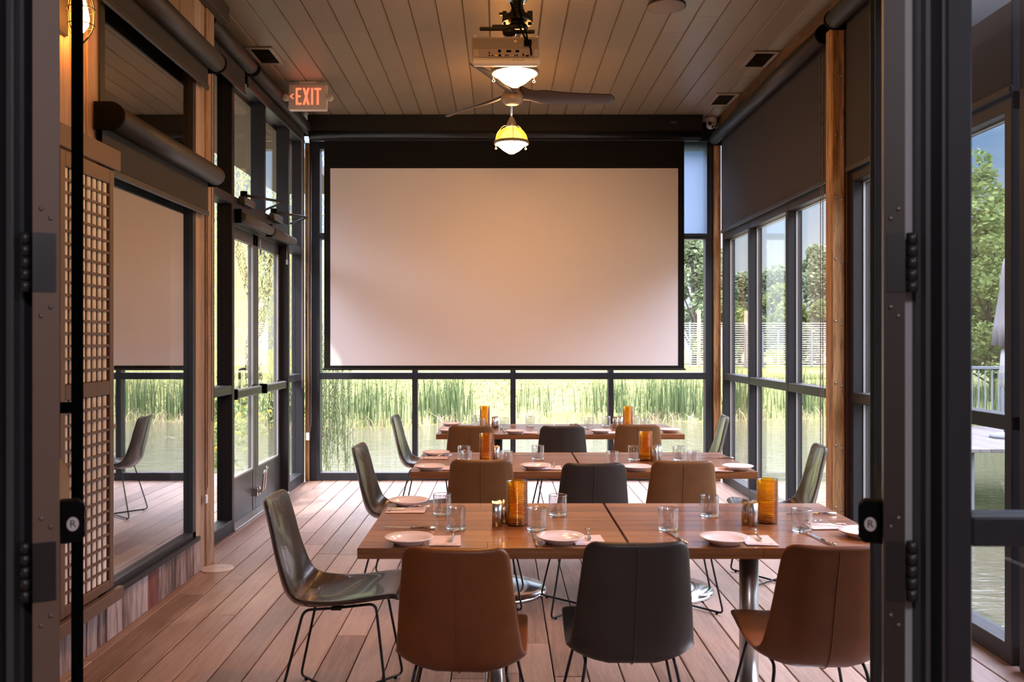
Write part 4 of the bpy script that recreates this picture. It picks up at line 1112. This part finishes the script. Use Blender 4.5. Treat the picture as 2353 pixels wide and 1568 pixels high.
for lab, y in (('dark door closer with a folded arm over the nearer glass door', 7.05), ('dark door closer with a folded arm over the farther glass door', 7.98)):
    t = thing('door_closer', lab, 'door closer', (XL, y, 2.58), 0, 'door closers')
    MB().box(XL, XL+.055, y, y+.30, 2.585, 2.645, .006).build('body', P('closer_grey', (.10, .09, .085), .35, .5), t, True)
    MB().lathe([(.028, 0), (.028, .05)], (XL+.03, y+.05, 2.64), 16).build('spindle', M['black'], t, True)
    MB().tube([(XL+.03, y+.06, 2.66), (XL+.26, y+.36, 2.655)], .011, 8).build('arm', M['blackmetal'], t, True)
    MB().tube([(XL+.26, y+.36, 2.65), (XL+.02, y+.74, 2.645)], .010, 8).build('forearm', M['blackmetal'], t, True)
cp = thing('chain_holder', 'pair of slack bead chains with a small clip beside the corner timber', 'chain', (-2.05, 9.40, .45))
MB().tube([(-2.05, 9.40, 3.5), (-2.05, 9.40, .62), (-2.045, 9.40, .50)], .005, 6).build('chain', M['steel_dim'], cp, True)
MB().tube([(-2.015, 9.40, 3.5), (-2.015, 9.40, .64), (-2.03, 9.40, .50)], .005, 6).build('chain', M['steel_dim'], cp, True)
MB().box(-2.065, -2.03, 9.38, 9.41, .44, .52, .003).build('clip', M['white'], cp, True)
cp2 = thing('chain_clip', 'small steel chain clip on the end post of the boarded wall', 'clip', (XC+.02, 5.80, .42))
MB().box(XC+.012, XC+.03, 5.79, 5.825, .43, .49, .004).build('body', M['steel'], cp2, True)

# ================================================================== LATTICE SCREENS ON THE BOARDED WALL
def lattice(label, y0, y1):
    XA = -1.90; z0, z1 = .29, 2.33
    t = thing('lattice_shutter', label, 'shutter', (XA, (y0+y1)/2, z0), 0, 'sliding lattice shutters')
    f = MB(); b = .045
    f.box(XA-.035, XA, y0, y0+b, z0, z1, .003); f.box(XA-.035, XA, y1-b, y1, z0, z1, .003)
    f.box(XA-.035, XA, y0+b, y1-b, z0, z0+b, .003); f.box(XA-.035, XA, y0+b, y1-b, z1-.07, z1, .003); f.box(XA-.035, XA, y0+b, y1-b, 1.235, 1.305, .003)
    f.build('frame', M['lattice'], t, True)
    MB().box(XA-.034, XA-.028, y0+.01, y1-.01, z0+.01, z1-.01).build('backing', M['lattice_dark'], t, True)
    la = MB(); sl_ = MB(); n = max(3, round((y1-y0-2*b)/.056)); p = (y1-y0-2*b)/n
    for i in range(n):
        y = y0+b+p*(i+.5)
        for (za, zb) in ((z0+b, 1.235), (1.305, z1-.07)): la.box(XA-.022, XA-.010, y-p*.32, y+p*.28, za, zb, .004)
    for (za, zb) in ((z0+b, 1.235), (1.305, z1-.07)):
        m_ = round((zb-za)/.056)
        for j in range(1, m_):
            z = za+(zb-za)*j/m_; sl_.box(XA-.012, XA-.003, y0+b, y1-b, z-.006, z+.006)
    la.build('pale_slat', M['lath'], t, True); sl_.build('lattice', M['lattice'], t, True)
lattice('dark wooden lattice shutter over pale slats, standing against the boarded wall\'s window', 3.825, 4.355)
lattice('dark wooden lattice shutter glimpsed past the open door\'s hinge side', 3.28, 3.81)
tk = thing('shutter_rail', 'flat brown steel rail running above the lattice shutters', 'rail', (-1.89, 3.6, 2.38))
MB().box(-1.90, -1.885, 2.2, 4.40, 2.335, 2.435, .003).build('bar', M['brown_trim'], tk, True)
tk = thing('shutter_guide', 'flat brown steel guide running below the lattice shutters', 'rail', (-1.89, 3.6, .25))
MB().box(-1.90, -1.87, 2.2, 4.40, .225, .285, .003).build('bar', M['brown_trim'], tk, True)
# sconce on the boarded wall
sx, sy = XC+.10, 3.92; sz = 2.96
sco = thing('wall_sconce', 'amber caged wall lamp on the boarded wall, half behind the door stile', 'lamp', (sx, sy, sz))
MB().box(XC-.002, XC+.015, sy-.06, sy+.06, sz-.10, sz+.22, .004).build('back_plate', M['blackmetal'], sco, True)
MB().tube([(XC+.01, sy, sz+.17), (sx, sy, sz+.17), (sx, sy, sz+.09)], .009, 8, .04).build('arm', M['blackmetal'], sco, True)
MB().lathe([(.03, .06), (.034, .10), (.02, .125)], (sx, sy, sz), 18).build('socket', M['blackmetal'], sco, True)
MB().lathe([(0, -.10), (.012, -.098), (.030, -.07), (.034, -.04), (.024, .02), (.014, .06)], (sx, sy, sz), 20).build('bulb', M['sconce'], sco, True)
cg = MB()
for k in range(6):
    a = k*PI/3; c, s_ = math.cos(a), math.sin(a)
    cg.tube([(sx+c*.035, sy+s_*.035, sz+.09), (sx+c*.06, sy+s_*.06, sz+.0), (sx+c*.055, sy+s_*.055, sz-.09), (sx+c*.01, sy+s_*.01, sz-.145)], .0025, 6, .03)
for rr, zz in ((.06, 0), (.056, -.07)): cg.tube([(sx+rr*math.cos(i*PI/10), sy+rr*math.sin(i*PI/10), sz+zz) for i in range(20)], .0025, 6, closed=True)
cg.build('cage', M['blackmetal'], sco, True)
# floor outlet cover
fo = thing('floor_cover', 'round pale metal cover plate on the floorboards by the end post', 'cover plate', (-1.862, 5.815, 0))
MB().lathe([(0, .007), (.100, .007), (.106, .0055), (.107, 0)], n=48).build('plate', P('worn_plate', (.60, .53, .53), .4, noise=.2, nscale=14), fo)

# ================================================================== OUTDOORS
def hgt(x, y):
    d = y-27.0-1.2*math.sin(x*.23)-.8*math.sin(x*.61+1)
    if y < 20: d = -5
    g = -1.35 if d < -1 else -1.35+.5*(d+1) if d < 0 else -.85+.55*(1-math.exp(-d/6))+.0*d
    return g
def shore(x): return 27.0+1.2*math.sin(x*.23)+.8*math.sin(x*.61+1)
gm = MB(); xs = [-90+3*i for i in range(61)]; ys = [20+.8*i for i in range(30)]+[44+6*i for i in range(22)]
gm.add([(x, y, hgt(x, y)+.04*random.uniform(-1, 1)*(y > 29)) for y in ys for x in xs], [(j*61+i, j*61+i+1, (j+1)*61+i+1, (j+1)*61+i) for j in range(len(ys)-1) for i in range(60)], True)
m, nt, out = newmat('meadow'); b = N(nt, 'ShaderNodeBsdfDiffuse'); tc = N(nt, 'ShaderNodeTexCoord'); n = N(nt, 'ShaderNodeTexNoise'); n.inputs['Scale'].default_value = .9; n.inputs['Detail'].default_value = 12
nt.links.new(tc.outputs['Object'], n.inputs['Vector']); r = N(nt, 'ShaderNodeValToRGB'); r.color_ramp.elements[0].position = .3; r.color_ramp.elements[1].position = .7
r.color_ramp.elements[0].color = (.118, .128, .048, 1); r.color_ramp.elements[1].color = (.180, .180, .080, 1)
nt.links.new(n.outputs['Fac'], r.inputs[0]); nt.links.new(r.outputs[0], b.inputs[0]); nt.links.new(b.outputs[0], out.inputs[0])
gm.build('meadow', m); struct(bpy.data.objects['meadow'])
wm = MB().box(-90, 90, -8, 30, -1.06, -1.0)
# water ripples
m = M['water']; nt = m.node_tree; b = [n for n in nt.nodes if n.type == 'BSDF_PRINCIPLED'][0]
tc = N(nt, 'ShaderNodeTexCoord'); mp = N(nt, 'ShaderNodeMapping'); mp.inputs['Scale'].default_value = (.9, 2.6, 1)
n = N(nt, 'ShaderNodeTexNoise'); n.inputs['Scale'].default_value = 2.4; n.inputs['Detail'].default_value = 4
bp = N(nt, 'ShaderNodeBump'); bp.inputs['Strength'].default_value = .35; bp.inputs['Distance'].default_value = .05
nt.links.new(tc.outputs['Object'], mp.inputs[0]); nt.links.new(mp.outputs[0], n.inputs['Vector']); nt.links.new(n.outputs['Fac'], bp.inputs['Height']); nt.links.new(bp.outputs[0], b.inputs['Normal'])
wo = wm.build('pond', M['water']); struct(wo)
# cattails
def blades(mb, X, Y, Z, n, sx, sy, h0, h1, w=.012, lean=.18):
    for _ in range(n):
        x, y = X+random.gauss(0, sx), Y+random.gauss(0, sy); h = random.uniform(h0, h1); a = random.uniform(0, 2*PI); l = random.uniform(.2, 1)*lean*h
        c, s_ = math.cos(a), math.sin(a); f = random.uniform(0, PI); wx, wy = math.cos(f)*w, math.sin(f)*w*.6
        p = [(x+c*l*t*t, y+s_*l*t*t, Z+h*(t-.05*t*t)) for t in (0, .55, 1)]
        mb.add([(p[0][0]-wx, p[0][1]-wy, p[0][2]), (p[0][0]+wx, p[0][1]+wy, p[0][2]), (p[1][0]+wx*.8, p[1][1]+wy*.8, p[1][2]), (p[1][0]-wx*.8, p[1][1]-wy*.8, p[1][2]), p[2]], [(0, 1, 2, 3), (3, 2, 4)])
cat = MB(); dry = MB()
x = -15.0
while x < 20:
    d = 1.0
    if -1.15 < x < .5: d = .03
    if .5 <= x < 3.0: d = .4
    hh = 1.15 if x < -1.15 else 1.05
    if x > 4: hh = 1.15
    if .5 <= x < 3.0: hh = .85
    d *= .55+.45*math.sin(x*1.9+.7)*math.sin(x*.83)
    for k in range(3):
        blades(cat, x+random.uniform(-.2, .2), shore(x)-.1+k*.55, -.95+.15*k, int(22*d), .22, .30, hh*.75, hh*1.28, .016)
    blades(dry, x+random.uniform(-.2, .2), shore(x)-.55, -1.0, int(14*(.5+d*.5)), .2, .22, .15, .5, .012, 1.6)
    x += .28
tag(cat.build('cattails', leafy('cattail_green', (.030, .060, .022), (.165, .205, .10), .3), fix=False), 'band of tall green cattails along the pond\'s far bank', 'reeds', kind='stuff')
tag(dry.build('dry_reeds', leafy('dry_reed', (.26, .20, .135), (.42, .35, .25), .2), fix=False), 'bleached broken reeds lying at the pond\'s edge', 'dry reeds', kind='stuff')
gr = MB()
for i in range(9000):
    y = random.uniform(28.5, 44); x = random.uniform(-8, 16)*y/30
    if y < shore(x)+.8: continue
    blades(gr, x, y, hgt(x, y)-.02, 1, .1, .1, .04, .13, .02, .6)
tag(gr.build('meadow_grass', leafy('meadow_blade', (.10, .12, .04), (.18, .185, .075), .3), fix=False), 'short sunlit grass on the bank beyond the pond', 'grass', kind='stuff')
# trees
def leafmesh(mb, pts, size):
    for p in pts:
        a, b = random.uniform(0, 2*PI), random.uniform(-.8, .8); u = Vector((math.cos(a), math.sin(a), b)).normalized()
        v = u.cross(Vector((random.uniform(-1, 1), random.uniform(-1, 1), random.uniform(-1, 1)))).normalized(); s_ = size*random.uniform(.6, 1.3)
        p = Vector(p); mb.add([p-u*s_, p+v*s_*.55, p+u*s_, p-v*s_*.55], [(0, 1, 2, 3)])
def make_tree(label, loc, hgt_, rad, mat, nleaf, size, group, seed):
    random.seed(seed); t = thing('tree', label, 'tree', loc, 0, group)
    tr = MB(); tr.tube([(0, 0, -.3), (.05*rad, 0, hgt_*.3), (-.03*rad, .05*rad, hgt_*.62), (0, 0, hgt_*.92)], [rad*.07, rad*.055, rad*.035, rad*.01], 8)
    cl = []
    for i in range(26):
        q = random.uniform(.18, 1); a = random.uniform(0, 2*PI); rr = rad*math.sin(min(1, (1.06-q)/.6)*PI/2)*random.uniform(.35, .95)
        c = Vector((rr*math.cos(a), rr*math.sin(a), hgt_*q)); cl.append((c, rad*random.uniform(.22, .42)))
        tr.tube([(0, 0, hgt_*max(.1, q-.25)), c*.6+Vector((0, 0, hgt_*q*.35)), c], [rad*.025, rad*.015, rad*.006], 5)
    tr.build('trunk', M['bark'], t)
    lv = MB(); pts = []
    for _ in range(nleaf):
        c, r_ = random.choice(cl); d = Vector((random.gauss(0, 1), random.gauss(0, 1), random.gauss(0, .8))).normalized()*r_*random.uniform(.5, 1)**.5
        pts.append(c+d)
    leafmesh(lv, pts, size); lv.build('crown', mat, t, fix=False)
    return t
M['bark'] = P('bark', (.08, .06, .045), .9)
M['leafA'] = leafy('leaf_dark', (.11, .15, .095), (.25, .30, .18), .3)
M['leafB'] = leafy('leaf_light', (.13, .18, .06), (.24, .29, .11), .35)
M['leafW'] = leafy('leaf_willow', (.38, .40, .14), (.68, .66, .30), .5)
GT = 'trees beyond the netting fence'
ta = make_tree('tall dark green tree beyond the fence, in the narrow pane beside the screen', (14.3, 66, -.3), 9.2, 2.9, M['leafA'], 8500, .19, GT, 3)
tb = make_tree('pale green bushy tree in the middle of the tree line', (20.2, 64, -.3), 5.4, 2.2, M['leafB'], 6500, .17, GT, 5)
for lab, src, x, y, s_, r_ in (('dark tree behind the corner timber', ta, 17.0, 69, .82, 1.2), ('dark tree at the far corner of the window wall', ta, 18.8, 70, .74, 2.4),
    ('narrow dark tree just left of the lamp post', ta, 21.6, 70, .80, 4.0), ('tall full tree just past the lamp post', ta, 24.3, 68, .95, 5.2), ('tall tree next to the timber post', ta, 26.6, 66, 1.0, .4),
    ('low pale shrub-like tree under the tall ones', tb, 22.9, 64, .8, 2.0), ('low pale tree nearest the timber post', tb, 25.6, 63, .85, 3.3), ('pale tree low in the corner window', tb, 16.0, 64, .9, 1.0)):
    o = dup(src, (x, y, -.3), r_, lab, GT); o.scale = (s_, s_, s_)
# bigger trees seen through the near door glass
td = make_tree('tall leafy tree seen through the glass beside the entrance, topping the others', (17.0, 33, -.6), 9.4, 2.6, M['leafA2'] if 'leafA2' in M else M['leafB'], 7500, .14, 'trees behind the deck railing', 9)
for lab, x, y, s_, r_ in (('leafy tree behind the closed umbrella', 20.4, 35, .86, 2.0), ('rounded tree low behind the deck railing', 16.6, 30, .62, 4.1), ('rounded tree behind the railing beside the door frame', 19.0, 31, .66, 5.0)):
    o = dup(td, (x, y, -.6), r_, lab, 'trees behind the deck railing'); o.scale = (s_, s_, s_)
# willow
random.seed(21)
def willow(label, loc, hgt_, rad, nst, low, group):
    t = thing('willow_tree', label, 'tree', loc, 0, group)
    tr = MB(); tr.tube([(0, 0, -.6), (.2, .1, hgt_*.3), (-.3, .2, hgt_*.6), (.1, 0, hgt_*.9)], [.34, .26, .18, .06], 10)
    lv = MB(); pts = []
    for i in range(16):
        a = i*2*PI/16+random.uniform(-.2, .2); r_ = rad*random.uniform(.4, 1)
        e_ = Vector((r_*math.cos(a), r_*math.sin(a), hgt_*random.uniform(.72, .98)))
        tr.tube([(0, 0, hgt_*.45), Vector((0, 0, hgt_*.62))+e_*.3, e_], [.13, .07, .02], 6)
    for i in range(nst):
        a = random.uniform(0, 2*PI); r_ = rad*math.sqrt(random.uniform(.05, 1)); z1 = hgt_*(1-.28*(r_/rad)**2)*random.uniform(.85, 1); z0 = low+random.uniform(0, 1)**1.5*hgt_*.55
        x0, y0 = r_*math.cos(a), r_*math.sin(a); wx = random.uniform(-.25, .25); z = z1
        while z > z0:
            q = (z1-z)/max(.1, z1-z0); pts.append((x0+wx*q+random.gauss(0, .035), y0+random.gauss(0, .035), z)); z -= .085
    tr.build('trunk', M['bark'], t); 
    for p in pts:
        p = Vector(p); a = random.uniform(0, 2*PI); u = Vector((math.cos(a)*.4, math.sin(a)*.4, -.9)); v = Vector((-math.sin(a), math.cos(a), 0)); s_ = random.uniform(.05, .085)
        lv.add([p, p+u*s_*.5+v*s_*.14, p+u*s_, p+u*s_*.5-v*s_*.14], [(0, 1, 2, 3)])
    lv.build('crown', M['leafW'], t, fix=False); return t
wt = willow('sunlit weeping willow hanging outside the glass double doors', (-6.6, 17.5, -.6), 8.2, 3.3, 900, .2, 'willows by the pond')
o = dup(wt, (-11.0, 23.0, -.6), 2.0, 'willow standing farther back behind the first one', 'willows by the pond'); o.scale = (1.1, 1.1, 1.1)
o = dup(wt, (-7.6, 27.5, -.7), 4.0, 'willow by the far bank, seen past the corner timber', 'willows by the pond'); o.scale = (.9, .9, .8)
# hanging willow spray by the back window
random.seed(33)
hs = thing('willow_spray', 'grey-green willow spray trailing over the water at the back window\'s door side', 'branch', (-2.75, 14.2, .6))
st = MB(); lv = MB()
for i in range(46):
    x0, y0 = random.gauss(0, .17), random.gauss(0, .2); z1 = random.uniform(.2, 1.6); z0 = random.uniform(-1.45, -.4); z = z1; dx_ = random.uniform(-.1, .1)
    st.tube([(x0, y0, z1), (x0+dx_, y0, z0)], .004, 4)
    while z > z0:
        p = Vector((x0+dx_*(z1-z)/(z1-z0)+random.gauss(0, .02), y0, z)); a = random.uniform(0, 2*PI); u = Vector((math.cos(a)*.5, math.sin(a)*.5, -.8)); v = Vector((-math.sin(a), math.cos(a), 0)); s_ = random.uniform(.05, .09)
        lv.add([p, p+u*s_*.5+v*s_*.15, p+u*s_, p+u*s_*.5-v*s_*.15], [(0, 1, 2, 3)]); z -= .04
st.build('twig', M['bark'], hs); lv.build('foliage', leafy('leaf_spray', (.10, .15, .06), (.20, .26, .12), .4), hs, fix=False)
# flowering plant outside the doors
def flowers(label, loc, seed, nf):
    random.seed(seed); t = thing('flowering_shrub', label, 'shrub', loc, 0, 'flowering shrubs outside the doors')
    lv = MB(); pts = [(random.gauss(0, .22), random.gauss(0, .22), random.uniform(.05, .8)) for _ in range(420)]; leafmesh(lv, pts, .05); lv.build('foliage', M['leafB'], t, fix=False)
    fl_ = MB()
    for _ in range(nf): fl_.sphere((random.gauss(0, .24), random.gauss(0, .24), random.uniform(.35, .9)), .03, 6)
    fl_.build('blossom', M['yellow'], t)
M['yellow'] = P('yellow_petals', (.75, .50, .03), .6)
flowers('yellow-flowering shrub seen through the nearer glass door', (-3.95, 12.3, -.35), 1, 22)
flowers('yellow-flowering shrub seen through the farther glass door', (-4.4, 15.0, -.2), 2, 30)
# netting fence
random.seed(5)
fn = thing('netting_fence', 'tall white netting fence with many horizontal wires across the meadow', 'fence', (20, 58, -.3))
YF = 58.0; wr = MB()
for i in range(20):
    z = -.15+i*.145; wr.box(10.5, 28, YF-.012, YF+.012, z-.022, z+.022)
wr.build('wire', M['netting'], fn, True)
for i in range(15):
    x = 11+i*1.18+random.uniform(-.2, .2); MB().box(x-.045, x+.045, YF-.12, YF-.04, -.5, random.uniform(2.0, 2.75)).build('metal_post', M['bluish'], fn, True)
for x in (13.0, 16.1, 19.0, 21.9, 23.6, 26.5):
    MB().box(x-.10, x+.10, YF+.3, YF+.5, -.4, random.uniform(2.9, 3.5)).build('timber_post', M['post_pale'], fn, True)
lp = thing('lamp_post', 'slim lamp post standing before the distant trees', 'lamp post', (19.65, 58.8, -.3))
MB().tube([(0, 0, 0), (0, 0, 4.7)], .05, 8).build('pole', M['bluish'], lp); MB().lathe([(.06, 4.7), (.25, 4.85), (.22, 5.0), (.05, 5.1)], n=12).build('lantern', M['bluish'], lp)
# deck, railing and umbrella seen through the near glass
mb = MB(); x = 6.3
while x < 12.5: mb.box(x, x+.14, 12.2, 15.4, -.05, 0, .004); x += .146
struct(mb.build('deck_terrace', M['deckgrey']))
mb = MB()
for x in (6.5, 9.3, 12.2):
    for y in (12.4, 15.2): mb.box(x-.07, x+.07, y-.07, y+.07, -1.4, -.05)
struct(mb.build('deck_pile', M['bluish']))
rl = thing('deck_railing', 'grey metal deck railing with upright balusters behind the closed umbrella', 'railing', (9.3, 15.3, 0))
m = MB(); m.box(6.35, 12.4, 15.27, 15.33, 1.0, 1.05, .004); m.box(6.35, 12.4, 15.28, 15.32, .08, .12, .004); m.build('rail', M['bluish'], rl, True)
for x in (6.4, 7.9, 8.65, 10.2, 12.3): MB().box(x-.05, x+.05, 15.25, 15.35, 0, 1.06).build('post', M['bluish'], rl, True)
x = 6.5
while x < 12.3:
    MB().box(x-.011, x+.011, 15.29, 15.31, .12, 1.0).build('baluster', M['rail_lite'], rl, True); x += .115
ub = thing('patio_umbrella', 'closed grey patio umbrella tied with a strap on the terrace', 'umbrella', (7.72, 13.6, 0))
MB().lathe([(.022, 0), (.022, 2.75)], n=10).build('pole', M['bluish'], ub)
MB().lathe([(.22, 0), (.22, .05), (.05, .09)], n=20).build('base', M['bluish'], ub)
MB().lathe([(.03, 2.72), (.05, 2.6), (.085, 2.35), (.075, 2.3), (.16, 1.75), (.19, 1.42), (.05, 1.40)], n=20, fl=1, fd=.22).build('canopy', P('grey_canvas', (.17, .16, .17), .9), ub)
MB().lathe([(.05, 1.40), (.07, 1.25), (.10, .80), (.03, .78)], n=16, fl=1, fd=.2).build('cover_tail', P('white_canvas', (.36, .35, .36), .9), ub)
